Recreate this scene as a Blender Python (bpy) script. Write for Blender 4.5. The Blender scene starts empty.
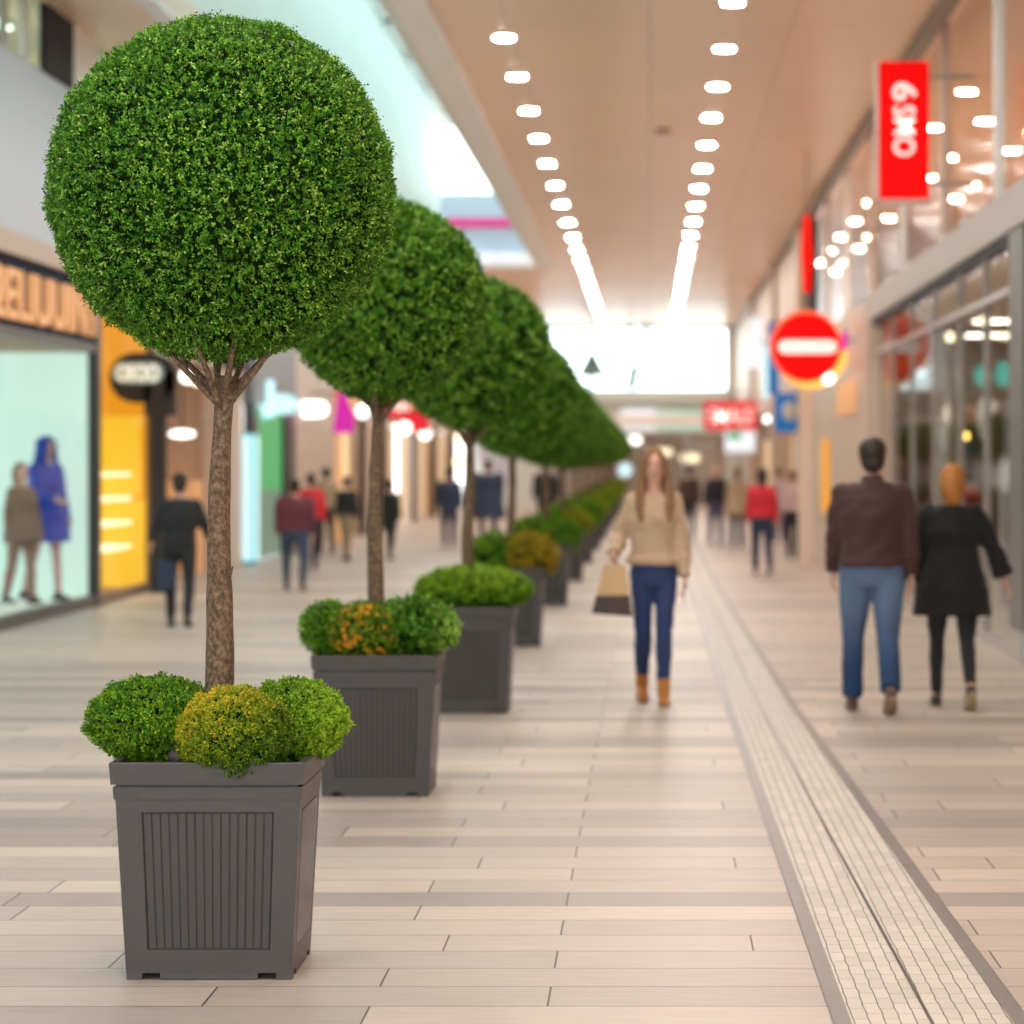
import bpy, bmesh, math, random
import numpy as np
from mathutils import Vector, Matrix, noise
R = math.radians
C = bpy.context.scene.collection
F = 3000.0; VX, VY = 650.0, 460.0; EYE = 1.65      # focal length in pixels, vanishing point, eye height

# ---------------------------------------------------------------- materials
def mat(name, col=(.8,.8,.8), rough=.5, metal=0., emit=None, es=0., spec=.5, noise_amt=0., nscale=20., bump=0., coat=0., sheen=0.):
    m = bpy.data.materials.new(name); m.use_nodes = True
    nt = m.node_tree; b = nt.nodes['Principled BSDF']
    c = (*col, 1)
    b.inputs['Base Color'].default_value = c; b.inputs['Roughness'].default_value = rough
    b.inputs['Metallic'].default_value = metal; b.inputs['Specular IOR Level'].default_value = spec
    b.inputs['Coat Weight'].default_value = coat; b.inputs['Coat Roughness'].default_value = .15
    b.inputs['Sheen Weight'].default_value = sheen
    if emit: b.inputs['Emission Color'].default_value = (*emit, 1); b.inputs['Emission Strength'].default_value = es
    if noise_amt or bump:
        tc = nt.nodes.new('ShaderNodeTexCoord'); n = nt.nodes.new('ShaderNodeTexNoise')
        n.inputs['Scale'].default_value = nscale; n.inputs['Detail'].default_value = 5
        nt.links.new(tc.outputs['Object'], n.inputs['Vector'])
        if noise_amt:
            r = nt.nodes.new('ShaderNodeValToRGB')
            r.color_ramp.elements[0].position = .3; r.color_ramp.elements[1].position = .7
            r.color_ramp.elements[0].color = (*[x*(1-noise_amt) for x in col], 1)
            r.color_ramp.elements[1].color = (*[min(1, x*(1+noise_amt)) for x in col], 1)
            nt.links.new(n.outputs['Fac'], r.inputs['Fac']); nt.links.new(r.outputs['Color'], b.inputs['Base Color'])
        if bump:
            bp = nt.nodes.new('ShaderNodeBump'); bp.inputs['Strength'].default_value = bump; bp.inputs['Distance'].default_value = .01
            nt.links.new(n.outputs['Fac'], bp.inputs['Height']); nt.links.new(bp.outputs['Normal'], b.inputs['Normal'])
    return m

def glass(name, tint=(1,1,1), refl=.15, rough=.02):
    m = bpy.data.materials.new(name); m.use_nodes = True; nt = m.node_tree; nt.nodes.clear()
    o = nt.nodes.new('ShaderNodeOutputMaterial'); t = nt.nodes.new('ShaderNodeBsdfTransparent'); g = nt.nodes.new('ShaderNodeBsdfGlossy')
    x = nt.nodes.new('ShaderNodeMixShader'); t.inputs['Color'].default_value = (*tint, 1)
    g.inputs['Roughness'].default_value = rough; x.inputs['Fac'].default_value = refl
    nt.links.new(t.outputs[0], x.inputs[1]); nt.links.new(g.outputs[0], x.inputs[2]); nt.links.new(x.outputs[0], o.inputs['Surface'])
    return m

def leaf_mat(name, cols):
    m = bpy.data.materials.new(name); m.use_nodes = True; nt = m.node_tree; b = nt.nodes['Principled BSDF']
    a = nt.nodes.new('ShaderNodeAttribute'); a.attribute_name = 'tone'
    r = nt.nodes.new('ShaderNodeValToRGB')
    while len(r.color_ramp.elements) < len(cols): r.color_ramp.elements.new(.5)
    for i, c in enumerate(cols):
        r.color_ramp.elements[i].position = c[0]; r.color_ramp.elements[i].color = (*c[1], 1)
    nt.links.new(a.outputs['Fac'], r.inputs['Fac']); nt.links.new(r.outputs['Color'], b.inputs['Base Color'])
    b.inputs['Roughness'].default_value = .45; b.inputs['Specular IOR Level'].default_value = .3
    tr = nt.nodes.new('ShaderNodeBsdfTranslucent'); nt.links.new(r.outputs['Color'], tr.inputs['Color'])
    x = nt.nodes.new('ShaderNodeMixShader'); x.inputs['Fac'].default_value = .2
    nt.links.new(b.outputs[0], x.inputs[1]); nt.links.new(tr.outputs[0], x.inputs[2])
    nt.links.new(x.outputs[0], nt.nodes['Material Output'].inputs['Surface'])
    return m

def floor_mat():
    m = bpy.data.materials.new('plank_tile_floor'); m.use_nodes = True; nt = m.node_tree; b = nt.nodes['Principled BSDF']; L = nt.links.new; N = nt.nodes.new
    tc = N('ShaderNodeTexCoord'); mp = N('ShaderNodeMapping'); L(tc.outputs['Object'], mp.inputs['Vector'])
    mp.inputs['Location'].default_value = (.31, .12, 0)
    def brick(w, h, off, c1, c2, mort, ms):
        k = N('ShaderNodeTexBrick'); k.offset = off; k.offset_frequency = 2; k.squash = .72; k.squash_frequency = 3
        k.inputs['Color1'].default_value = (*c1,1); k.inputs['Color2'].default_value = (*c2,1); k.inputs['Mortar'].default_value = (*mort,1)
        k.inputs['Scale'].default_value = 1; k.inputs['Brick Width'].default_value = w; k.inputs['Row Height'].default_value = h
        k.inputs['Mortar Size'].default_value = ms; k.inputs['Mortar Smooth'].default_value = .3; k.inputs['Bias'].default_value = -.15
        L(mp.outputs['Vector'], k.inputs['Vector']); return k
    k = brick(1.45, .34, .37, (.60,.51,.445), (.41,.355,.32), (.045,.038,.035), .0038)
    # every row of planks has its own tone
    sx = N('ShaderNodeSeparateXYZ'); L(mp.outputs['Vector'], sx.inputs[0])
    d = N('ShaderNodeMath'); d.operation = 'DIVIDE'; d.inputs[1].default_value = .34; L(sx.outputs['Y'], d.inputs[0])
    fl = N('ShaderNodeMath'); fl.operation = 'FLOOR'; L(d.outputs[0], fl.inputs[0])
    wn = N('ShaderNodeTexWhiteNoise'); wn.noise_dimensions = '1D'; L(fl.outputs[0], wn.inputs['W'])
    rr = N('ShaderNodeValToRGB'); rr.color_ramp.elements[0].color = (.70,.69,.71,1); rr.color_ramp.elements[1].color = (1.06,1.05,1.03,1)
    rr.color_ramp.elements[0].position = .10; rr.color_ramp.elements[1].position = .40
    L(wn.outputs['Value'], rr.inputs['Fac'])
    mx = N('ShaderNodeMix'); mx.data_type = 'RGBA'; mx.blend_type = 'MULTIPLY'; mx.inputs['Factor'].default_value = .85
    L(k.outputs['Color'], mx.inputs[6]); L(rr.outputs['Color'], mx.inputs[7])
    # faint grain running along the planks
    mp2 = N('ShaderNodeMapping'); mp2.inputs['Scale'].default_value = (2.2, 30, 1); L(tc.outputs['Object'], mp2.inputs['Vector'])
    n = N('ShaderNodeTexNoise'); n.inputs['Scale'].default_value = 1.6; n.inputs['Detail'].default_value = 6; L(mp2.outputs['Vector'], n.inputs['Vector'])
    r2 = N('ShaderNodeValToRGB'); r2.color_ramp.elements[0].color = (.84,.83,.82,1); r2.color_ramp.elements[1].color = (1.06,1.06,1.06,1)
    r2.color_ramp.elements[0].position = .3; r2.color_ramp.elements[1].position = .7; L(n.outputs['Fac'], r2.inputs['Fac'])
    m2 = N('ShaderNodeMix'); m2.data_type = 'RGBA'; m2.blend_type = 'MULTIPLY'; m2.inputs['Factor'].default_value = 1
    L(mx.outputs[2], m2.inputs[6]); L(r2.outputs['Color'], m2.inputs[7]); L(m2.outputs[2], b.inputs['Base Color'])
    b.inputs['Specular IOR Level'].default_value = .42
    rm = N('ShaderNodeMapRange'); rm.inputs['To Min'].default_value = .38; rm.inputs['To Max'].default_value = .5
    L(n.outputs['Fac'], rm.inputs['Value']); L(rm.outputs[0], b.inputs['Roughness'])
    bp = N('ShaderNodeBump'); bp.inputs['Strength'].default_value = .25; bp.inputs['Distance'].default_value = .002; bp.invert = True
    L(k.outputs['Fac'], bp.inputs['Height']); L(bp.outputs['Normal'], b.inputs['Normal'])
    return m

def mosaic_mat():
    m = bpy.data.materials.new('small_mosaic_tiles'); m.use_nodes = True; nt = m.node_tree; b = nt.nodes['Principled BSDF']; L = nt.links.new; N = nt.nodes.new
    uv = N('ShaderNodeUVMap'); n = N('ShaderNodeTexNoise'); n.inputs['Scale'].default_value = 9; L(uv.outputs[0], n.inputs['Vector'])
    sb = N('ShaderNodeVectorMath'); sb.operation = 'SUBTRACT'; sb.inputs[1].default_value = (.5,.5,.5); L(n.outputs['Color'], sb.inputs[0])
    sc = N('ShaderNodeVectorMath'); sc.operation = 'SCALE'; sc.inputs['Scale'].default_value = .012; L(sb.outputs[0], sc.inputs[0])
    ad = N('ShaderNodeVectorMath'); L(uv.outputs[0], ad.inputs[0]); L(sc.outputs[0], ad.inputs[1])
    sep = N('ShaderNodeSeparateXYZ'); L(ad.outputs[0], sep.inputs[0]); cb = N('ShaderNodeCombineXYZ')
    L(sep.outputs['Y'], cb.inputs['X']); L(sep.outputs['X'], cb.inputs['Y'])
    k = N('ShaderNodeTexBrick'); k.offset = .5; k.inputs['Scale'].default_value = 1; k.inputs['Brick Width'].default_value = .17; k.inputs['Row Height'].default_value = .046
    k.inputs['Color1'].default_value = (.68,.615,.55,1); k.inputs['Color2'].default_value = (.58,.525,.47,1); k.inputs['Mortar'].default_value = (.12,.10,.09,1)
    k.inputs['Mortar Size'].default_value = .0024; k.inputs['Mortar Smooth'].default_value = .35; L(cb.outputs[0], k.inputs['Vector'])
    n2 = N('ShaderNodeTexNoise'); n2.inputs['Scale'].default_value = 3; n2.inputs['Detail'].default_value = 5; L(uv.outputs[0], n2.inputs['Vector'])
    r2 = N('ShaderNodeValToRGB'); r2.color_ramp.elements[0].color = (.86,.86,.86,1); r2.color_ramp.elements[1].color = (1.08,1.08,1.08,1); L(n2.outputs['Fac'], r2.inputs['Fac'])
    mx = N('ShaderNodeMix'); mx.data_type = 'RGBA'; mx.blend_type = 'MULTIPLY'; mx.inputs['Factor'].default_value = 1
    L(k.outputs['Color'], mx.inputs[6]); L(r2.outputs['Color'], mx.inputs[7]); L(mx.outputs[2], b.inputs['Base Color'])
    b.inputs['Roughness'].default_value = .5
    bp = N('ShaderNodeBump'); bp.inputs['Strength'].default_value = .5; bp.inputs['Distance'].default_value = .002; bp.invert = True
    L(k.outputs['Fac'], bp.inputs['Height']); L(bp.outputs['Normal'], b.inputs['Normal'])
    return m

def bark_mat():
    m = bpy.data.materials.new('bark'); m.use_nodes = True; nt = m.node_tree; b = nt.nodes['Principled BSDF']; L = nt.links.new; N = nt.nodes.new
    tc = N('ShaderNodeTexCoord'); mp = N('ShaderNodeMapping'); mp.inputs['Scale'].default_value = (1,1,.7); L(tc.outputs['Object'], mp.inputs['Vector'])
    n = N('ShaderNodeTexNoise'); n.inputs['Scale'].default_value = 75; n.inputs['Detail'].default_value = 8; n.inputs['Roughness'].default_value = .7; L(mp.outputs[0], n.inputs['Vector'])
    r = N('ShaderNodeValToRGB'); e = r.color_ramp.elements
    e[0].position = .32; e[0].color = (.035,.02,.012,1); e[1].position = .74; e[1].color = (.36,.26,.165,1)
    x = e.new(.5); x.color = (.15,.092,.052,1); L(n.outputs['Fac'], r.inputs['Fac']); L(r.outputs['Color'], b.inputs['Base Color'])
    b.inputs['Roughness'].default_value = .8
    bp = N('ShaderNodeBump'); bp.inputs['Strength'].default_value = .8; bp.inputs['Distance'].default_value = .006
    L(n.outputs['Fac'], bp.inputs['Height']); L(bp.outputs['Normal'], b.inputs['Normal'])
    return m

def panel_mat(name, col, w, h, rough=.3, line=.5, ms=.008, axis='XY', coat=0., spec=.5):
    """large rectangular panels with narrow joints"""
    m = bpy.data.materials.new(name); m.use_nodes = True; nt = m.node_tree; b = nt.nodes['Principled BSDF']; L = nt.links.new; N = nt.nodes.new
    tc = N('ShaderNodeTexCoord'); sx = N('ShaderNodeSeparateXYZ'); L(tc.outputs['Object'], sx.inputs[0]); cb = N('ShaderNodeCombineXYZ')
    L(sx.outputs[axis[0]], cb.inputs['X']); L(sx.outputs[axis[1]], cb.inputs['Y'])
    k = N('ShaderNodeTexBrick'); k.offset = 0; k.inputs['Scale'].default_value = 1; k.inputs['Brick Width'].default_value = w; k.inputs['Row Height'].default_value = h
    k.inputs['Color1'].default_value = (*col,1); k.inputs['Color2'].default_value = (*[c*.93 for c in col],1); k.inputs['Mortar'].default_value = (*[c*line for c in col],1)
    k.inputs['Mortar Size'].default_value = ms; L(cb.outputs[0], k.inputs['Vector']); L(k.outputs['Color'], b.inputs['Base Color'])
    b.inputs['Roughness'].default_value = rough; b.inputs['Coat Weight'].default_value = coat; b.inputs['Specular IOR Level'].default_value = spec
    return m

def emit(name, col, s):
    return mat(name, tuple(.3*min(.9, c) for c in col), .5, emit=col, es=s)

M = dict(
    planter_rib=mat('ribbed_plastic', (.05,.046,.044), .25), planter=mat('planter_plastic', (.056,.051,.048), .42, noise_amt=.06, nscale=60, bump=.08),
    soil=mat('soil', (.035,.022,.015), .95, noise_amt=.5, nscale=80, bump=1.),
    bark=bark_mat(),
    twig=mat('twig_bark', (.12,.075,.045), .8, noise_amt=.3, nscale=60, bump=.4),
    leaf=leaf_mat('box_leaf', [(0,(.010,.06,.004)), (.42,(.06,.22,.008)), (.78,(.19,.46,.025)), (1,(.42,.66,.12))]),
    leafy=leaf_mat('yellow_green_leaf', [(0,(.05,.13,.005)), (.4,(.20,.33,.01)), (.75,(.48,.50,.02)), (1,(.80,.52,.03))]),
    leafb=leaf_mat('bright_leaf', [(0,(.02,.10,.004)), (.5,(.10,.29,.008)), (1,(.38,.58,.03))]),
    leafo=leaf_mat('golden_leaf', [(0,(.12,.14,.01)), (.5,(.42,.32,.01)), (1,(.70,.42,.02))]),
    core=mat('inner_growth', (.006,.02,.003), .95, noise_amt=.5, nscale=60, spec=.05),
    petal=mat('orange_petal', (.95,.42,.02), .5),
    stone=mat('dark_stone', (.06,.045,.05), .6, noise_amt=.3, nscale=30, bump=.4),
    floor=floor_mat(), mosaic=mosaic_mat(),
    border=mat('grey_stone_border', (.19,.165,.15), .38, noise_amt=.08, nscale=12),
    groove=mat('drain_channel', (.03,.03,.028), .35),
    ceil=panel_mat('ceiling_panel', (.96,.70,.51), 1.55, 5.5, rough=.32, line=.72, ms=.012, spec=.35),
    white=mat('white_paint', (.94,.95,.96), .4), wallwhite=mat('white_wall_panel', (.60,.71,.86), .4),
    beige=panel_mat('beige_cladding', (.66,.53,.43), 1.6, 2.2, rough=.4, line=.75, ms=.01, axis='YZ'),
    beige2=mat('beige_band', (.62,.48,.39), .4), tan=mat('tan_plaster', (.58,.42,.31), .6, noise_amt=.05, nscale=2),
    fascia=mat('grey_fascia', (.48,.43,.40), .5), dark=mat('dark_metal', (.03,.03,.036), .6, spec=.25),
    black=mat('black_frame', (.02,.02,.022), .35), darkglass=mat('dark_glazing', (.04,.042,.05), .7, spec=.15),
    brown=mat('brown_panel', (.22,.13,.08), .45, noise_amt=.15, nscale=5), wood=mat('wood_panel', (.50,.28,.12), .45, noise_amt=.25, nscale=6),
    greymetal=mat('grey_metal', (.42,.41,.40), .3, metal=.6), steel=mat('brushed_steel', (.62,.60,.58), .3, metal=.8),
    navy=mat('navy_fascia', (.02,.03,.06), .8, spec=.15), greyfascia=mat('slate_fascia', (.22,.235,.27), .4),
    glass=glass('shop_glass', (.97,.98,.97), .14, .05), glassleft=glass('display_glass', (.98,.99,.98), .04), glassup=glass('upper_glass', (.96,.94,.92), .12, .12), glassroof=glass('roof_glass', (.70,.80,.78), .05),
    glassend=glass('clear_end_glass', (.93,.99,.98), .03), glassrail=glass('balustrade_glass', (.78,.95,.92), .15),
    lens=emit('lamp_lens', (1,.94,.87), 470), lensw=emit('lamp_lens_warm', (1,.82,.55), 3), gal=emit('gallery_lens', (1,.80,.58), 120), lamp=emit('white_lamp', (1,.96,.88), 3),
    mint=mat('backlit_mint', (.3,.4,.36), .6, emit=(.62,.86,.76), es=.78),
    amber=emit('backlit_amber', (1,.40,.012), .7), amber2=emit('backlit_yellow', (1,.56,.03), .85), glow=emit('yellow_lamp', (1,.72,.05), 5),
    tealbox=emit('pale_teal_lightbox', (.66,.95,1.), 1.05), tealrim=emit('teal_edge_light', (.08,.62,.70), .6),
    green=emit('green_lightbox', (.10,.60,.20), .5), green2=emit('pale_green_panel', (.30,.48,.34), .35), teal=emit('teal_sign_face', (.05,.62,.52), .55),
    magenta=emit('magenta_face', (.95,.01,.55), .55), pink=emit('pink_line', (1,.04,.32), .6), red=mat('red_sign_face', (.70,.001,.001), .6, emit=(1,.0,.0), es=.55, spec=.15),
    redsoft=emit('red_lit_face', (.85,.01,.03), .75), signwhite=mat('white_lettering', (.95,.95,.92), .5, emit=(1,.97,.92), es=.5),
    blue=mat('blue_sign_face', (.01,.16,.45), .4, emit=(.0,.16,.5), es=.4), blue2=mat('deep_blue_face', (.02,.10,.36), .4, emit=(.01,.1,.4), es=.25),
    warmwin=emit('warm_lit_window', (1,.66,.34), .6), warmhot=emit('hot_warm_panel', (1,.85,.55), 1.5), orangewall=mat('orange_lit_wall', (.75,.42,.20), .6, emit=(1,.5,.2), es=.25),
    letters=mat('orange_letter', (.95,.50,.24), .45, emit=(1,.45,.16), es=.28), yellowrim=emit('yellow_sign_rim', (1,.55,.10), 1.2),
    coolwhite=emit('cool_white_panel', (.88,.93,1), .9), bluelamp=emit('blue_lamp', (.25,.5,1), 3), amberlamp=emit('amber_lamp', (1,.6,.15), 5),
    skin=mat('skin', (.72,.42,.31), .5), eye=mat('eye_white', (.8,.78,.75), .2), lip=mat('lip', (.5,.16,.14), .4),
    cardboard=mat('tan_paper', (.62,.42,.22), .6, noise_amt=.05), darkpaper=mat('dark_brown_paper', (.05,.025,.022), .5), palegreen=mat('pale_green_gray', (.78,.88,.85), .5),
)

# ---------------------------------------------------------------- object helpers
def link(name, me, parent=None, smooth=False):
    o = bpy.data.objects.new(name, me); C.objects.link(o)
    if parent: o.parent = parent
    if smooth: me.polygons.foreach_set('use_smooth', [True]*len(me.polygons))
    return o
def thing(name, label, cat, loc=(0,0,0), group=None, rot=0):
    o = bpy.data.objects.new(name, None); C.objects.link(o); o.location = loc; o.rotation_euler = (0,0,rot)
    o.empty_display_size = .1; o['label'] = label; o['category'] = cat
    if group: o['group'] = group
    return o
def tag(o, label=None, cat=None, group=None, kind=None):
    if label: o['label'] = label
    if cat: o['category'] = cat
    if group: o['group'] = group
    if kind: o['kind'] = kind
    return o
class MB:
    """collects shapes given in world coordinates (or local, with build(local=True)); build links them as ONE mesh"""
    def __init__(s): s.v = []; s.f = []
    def add(s, vs, fs):
        n = len(s.v); s.v += [tuple(v) for v in vs]; s.f += [tuple(n+i for i in f) for f in fs]; return s
    def box(s, x0, x1, y0, y1, z0, z1):
        return s.add([(x0,y0,z0),(x1,y0,z0),(x1,y1,z0),(x0,y1,z0),(x0,y0,z1),(x1,y0,z1),(x1,y1,z1),(x0,y1,z1)],
                     [(3,2,1,0),(4,5,6,7),(0,1,5,4),(1,2,6,5),(2,3,7,6),(3,0,4,7)])
    def frust(s, h0, z0, h1, z1, cx=0, cy=0, cap0=True, cap1=True):
        vs = [(cx+a*h0, cy+b*h0, z0) for a,b in ((-1,-1),(1,-1),(1,1),(-1,1))] + [(cx+a*h1, cy+b*h1, z1) for a,b in ((-1,-1),(1,-1),(1,1),(-1,1))]
        fs = [(0,1,5,4),(1,2,6,5),(2,3,7,6),(3,0,4,7)]
        if cap0: fs.append((3,2,1,0))
        if cap1: fs.append((4,5,6,7))
        return s.add(vs, fs)
    def tube(s, pts, rad, side=None, seg=12):
        """closed tube; rad: r or (r_side, r_other) per point; rounded ends by small end rings"""
        pts = [Vector(p) for p in pts]; rad = [(r, r) if not isinstance(r, tuple) else r for r in rad]
        rings = []; n = len(pts)
        for i in range(n):
            d = (pts[min(i+1,n-1)] - pts[max(i-1,0)]).normalized()
            sv = Vector(side) if side else (Vector((1,0,0)) if abs(d.x) < .9 else Vector((0,1,0)))
            u = (sv - d*sv.dot(d)).normalized(); w = d.cross(u)
            rings.append([pts[i] + u*(math.cos(2*math.pi*k/seg)*rad[i][0]) + w*(math.sin(2*math.pi*k/seg)*rad[i][1]) for k in range(seg)])
        vs = [v for r in rings for v in r]; fs = []
        for i in range(n-1):
            for k in range(seg):
                a = i*seg+k; b = i*seg+(k+1)%seg; fs.append((a, b, b+seg, a+seg))
        fs.append(tuple(range(seg-1,-1,-1))); fs.append(tuple((n-1)*seg+k for k in range(seg)))
        return s.add(vs, fs)
    def round_tube(s, pts, rad, side=None, seg=12):
        """tube with hemispherical ends"""
        pts = [Vector(p) for p in pts]; rad = [(r, r) if not isinstance(r, tuple) else r for r in rad]
        d0 = (pts[0]-pts[1]).normalized(); d1 = (pts[-1]-pts[-2]).normalized(); P = []; Q = []
        r0 = min(rad[0]); r1 = min(rad[-1])
        for t in (.98,.75,.4): P.append(pts[0]+d0*r0*t); Q.append(tuple(x*math.sqrt(1-t*t) for x in rad[0]))
        P += pts; Q += rad
        for t in (.4,.75,.98): P.append(pts[-1]+d1*r1*t); Q.append(tuple(x*math.sqrt(1-t*t) for x in rad[-1]))
        return s.tube(P, Q, side, seg)
    def ell(s, c, r, nu=16, nv=10, fn=None):
        vs = []; fs = []
        for j in range(nv+1):
            th = math.pi*j/nv
            for i in range(nu):
                ph = 2*math.pi*i/nu; d = Vector((math.sin(th)*math.cos(ph), math.sin(th)*math.sin(ph), math.cos(th)))
                k = fn(d) if fn else 1
                vs.append((c[0]+d.x*r[0]*k, c[1]+d.y*r[1]*k, c[2]+d.z*r[2]*k))
        for j in range(nv):
            for i in range(nu):
                a = j*nu+i; b = j*nu+(i+1)%nu
                if j == 0: fs.append((a, a+nu, b+nu))
                elif j == nv-1: fs.append((a, a+nu, b))
                else: fs.append((a, a+nu, b+nu, b))
        return s.add(vs, fs)
    def disc(s, c, r, h, axis='Z', seg=32, rx=None):
        a = []
        for z in (0, h):
            for k in range(seg):
                u = math.cos(2*math.pi*k/seg)*(rx or r); w = math.sin(2*math.pi*k/seg)*r
                a.append({'Z': (c[0]+u, c[1]+w, c[2]+z), 'Y': (c[0]+u, c[1]+z, c[2]+w), 'X': (c[0]+z, c[1]+u, c[2]+w)}[axis])
        fs = [(k, (k+1)%seg, seg+(k+1)%seg, seg+k) for k in range(seg)] + [tuple(range(seg-1,-1,-1)), tuple(range(seg, 2*seg))]
        return s.add(a, fs)
    def pill(s, x0, x1, y0, y1, z0, z1, seg=10):
        """rounded bar in the XZ plane with thickness in Y"""
        r = (z1-z0)/2; zc = (z0+z1)/2; o = []
        for k in range(seg+1): t = -math.pi/2 + math.pi*k/seg; o.append((x1-r+math.cos(t)*r, zc+math.sin(t)*r))
        for k in range(seg+1): t = math.pi/2 + math.pi*k/seg; o.append((x0+r+math.cos(t)*r, zc+math.sin(t)*r))
        n = len(o); vs = [(x, y0, z) for x, z in o] + [(x, y1, z) for x, z in o]
        return s.add(vs, [tuple(range(n)), tuple(range(2*n-1, n-1, -1))] + [(k, n+k, n+(k+1)%n, (k+1)%n) for k in range(n)])
    def build(s, name, m, parent=None, smooth=False, local=False, bevel=0, remesh=0, wrinkle=0, seed=0, fix=True):
        vs = s.v
        if parent and not local:
            l = parent.location; vs = [(a-l.x, b-l.y, c-l.z) for a,b,c in vs]
        me = bpy.data.meshes.new(name); me.from_pydata(vs, [], s.f); me.update()
        if fix:
            bm = bmesh.new(); bm.from_mesh(me); bmesh.ops.recalc_face_normals(bm, faces=bm.faces)
            if bevel: bmesh.ops.bevel(bm, geom=[e for e in bm.edges if len(e.link_faces) == 2 and e.calc_face_angle(0) > .6], offset=bevel, segments=2, affect='EDGES')
            bm.to_mesh(me); bm.free()
        if remesh: me = remeshed(me, remesh, wrinkle, seed)
        me.name = name
        me.materials.append(m)
        return link(name, me, parent, smooth or bool(remesh))
def remeshed(me, vox, wrinkle=0, seed=0):
    o = bpy.data.objects.new('tmp', me); C.objects.link(o)
    md = o.modifiers.new('r', 'REMESH'); md.mode = 'VOXEL'; md.voxel_size = vox
    sm = o.modifiers.new('s', 'SMOOTH'); sm.factor = .5; sm.iterations = 2 if vox > .01 else 3
    dg = bpy.context.evaluated_depsgraph_get(); dg.update()
    m2 = bpy.data.meshes.new_from_object(o.evaluated_get(dg)); bpy.data.objects.remove(o)
    if wrinkle:
        n = len(m2.vertices); co = np.empty(n*3); m2.vertices.foreach_get('co', co); no = np.empty(n*3); m2.vertices.foreach_get('normal', no)
        co = co.reshape(-1,3); no = no.reshape(-1,3)
        k = np.array([noise.noise(Vector((c[0]*7+seed, c[1]*7, c[2]*13+c[0]*9))) + .5*noise.noise(Vector((c[0]*16, c[1]*16+seed, c[2]*30-c[0]*12))) for c in co])
        co += no*(k*wrinkle)[:,None]; m2.vertices.foreach_set('co', co.ravel()); m2.update()
    return m2
def solo(mb, name, m, label, cat, group=None, kind=None, **k):
    o = mb.build(name, m, None, **k); return tag(o, label, cat, group, kind)
def struct(name, mb, m, **k):
    o = mb.build(name, m, None, **k); o['kind'] = 'structure'; return o
def copy_tree(o, parent=None):
    c = o.copy(); C.objects.link(c); c.parent = parent
    for ch in list(o.children): copy_tree(ch, c)
    return c
def text_mesh(txt, width, height, depth):
    cu = bpy.data.curves.new('t', 'FONT'); cu.body = txt; cu.extrude = .5; cu.align_x = 'LEFT'; cu.offset = .012
    o = bpy.data.objects.new('t', cu); C.objects.link(o)
    dg = bpy.context.evaluated_depsgraph_get(); dg.update()
    me = bpy.data.meshes.new_from_object(o.evaluated_get(dg)); bpy.data.objects.remove(o)
    n = len(me.vertices); co = np.empty(n*3); me.vertices.foreach_get('co', co); co = co.reshape(-1,3)
    mn = co.min(0); mx = co.max(0); co = (co - (mn+mx)/2)/(mx-mn)*np.array((width, height, depth))
    me.vertices.foreach_set('co', co.ravel()); me.update(); return me
def text(name, txt, c, width, height, depth, m, parent, rot):
    """flat lettering centred at world point c; rot Euler turns it from the XY plane"""
    me = text_mesh(txt, width, height, depth); me.transform(Matrix.Translation(Vector(c) - (parent.location if parent else Vector())) @ rot.to_4x4())
    me.materials.append(m); return link(name, me, parent)
from mathutils import Euler
FACE_CAM = Euler((R(90),0,0)).to_matrix()                                # reads from -Y
FACE_RIGHT = Euler((R(90),0,R(90))).to_matrix()                          # on the left wall, reads from +X
def ordinal(i): return ['first','second','third','fourth','fifth','sixth','seventh','eighth','ninth','tenth','eleventh','twelfth','thirteenth','fourteenth','fifteenth','sixteenth','seventeenth','eighteenth','nineteenth','twentieth','twenty first','twenty second'][i]

# ---------------------------------------------------------------- the hall
YN, YF, ZC = -5.0, 106.0, 6.4
XL, XR, XB = -6.3, 3.05, 7.0
struct('floor', MB().box(-9, XB+.2, YN, YF+8, -.2, 0), M['floor'])
# ceiling: right and middle field, left margin, far field behind the opening
VL, VR, VN, VF = -5.07, -2.75, -2.0, 73.0
cm = MB().box(VR, XB, YN, YF, ZC, ZC+.3).box(-8, VL, YN, YF, ZC, ZC+.3).box(VL, VR, VF, YF, ZC, ZC+.3)
struct('ceiling', cm, M['ceil'])
# white trim of the ceiling opening
struct('trim_1', MB().box(VR+.1, VR+.46, VN, VF+.35, ZC-.07, ZC), M['white'])
struct('trim_1_inner', MB().box(VR-.03, VR+.1, VN, VF, ZC-.04, ZC+.3), M['palegreen'])
struct('trim_2', MB().box(VL-.02, VR-.02, VF, VF+.6, ZC-.07, ZC), M['white'])
struct('trim_3', MB().box(VL-.2, VL, VN, VF, ZC-.05, ZC), M['white'])
struct('trim_4', MB().box(XR-.07, XR+.07, YN, YF, ZC-.14, ZC), mat('taupe_rail', (.20,.165,.14), .4))
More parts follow.
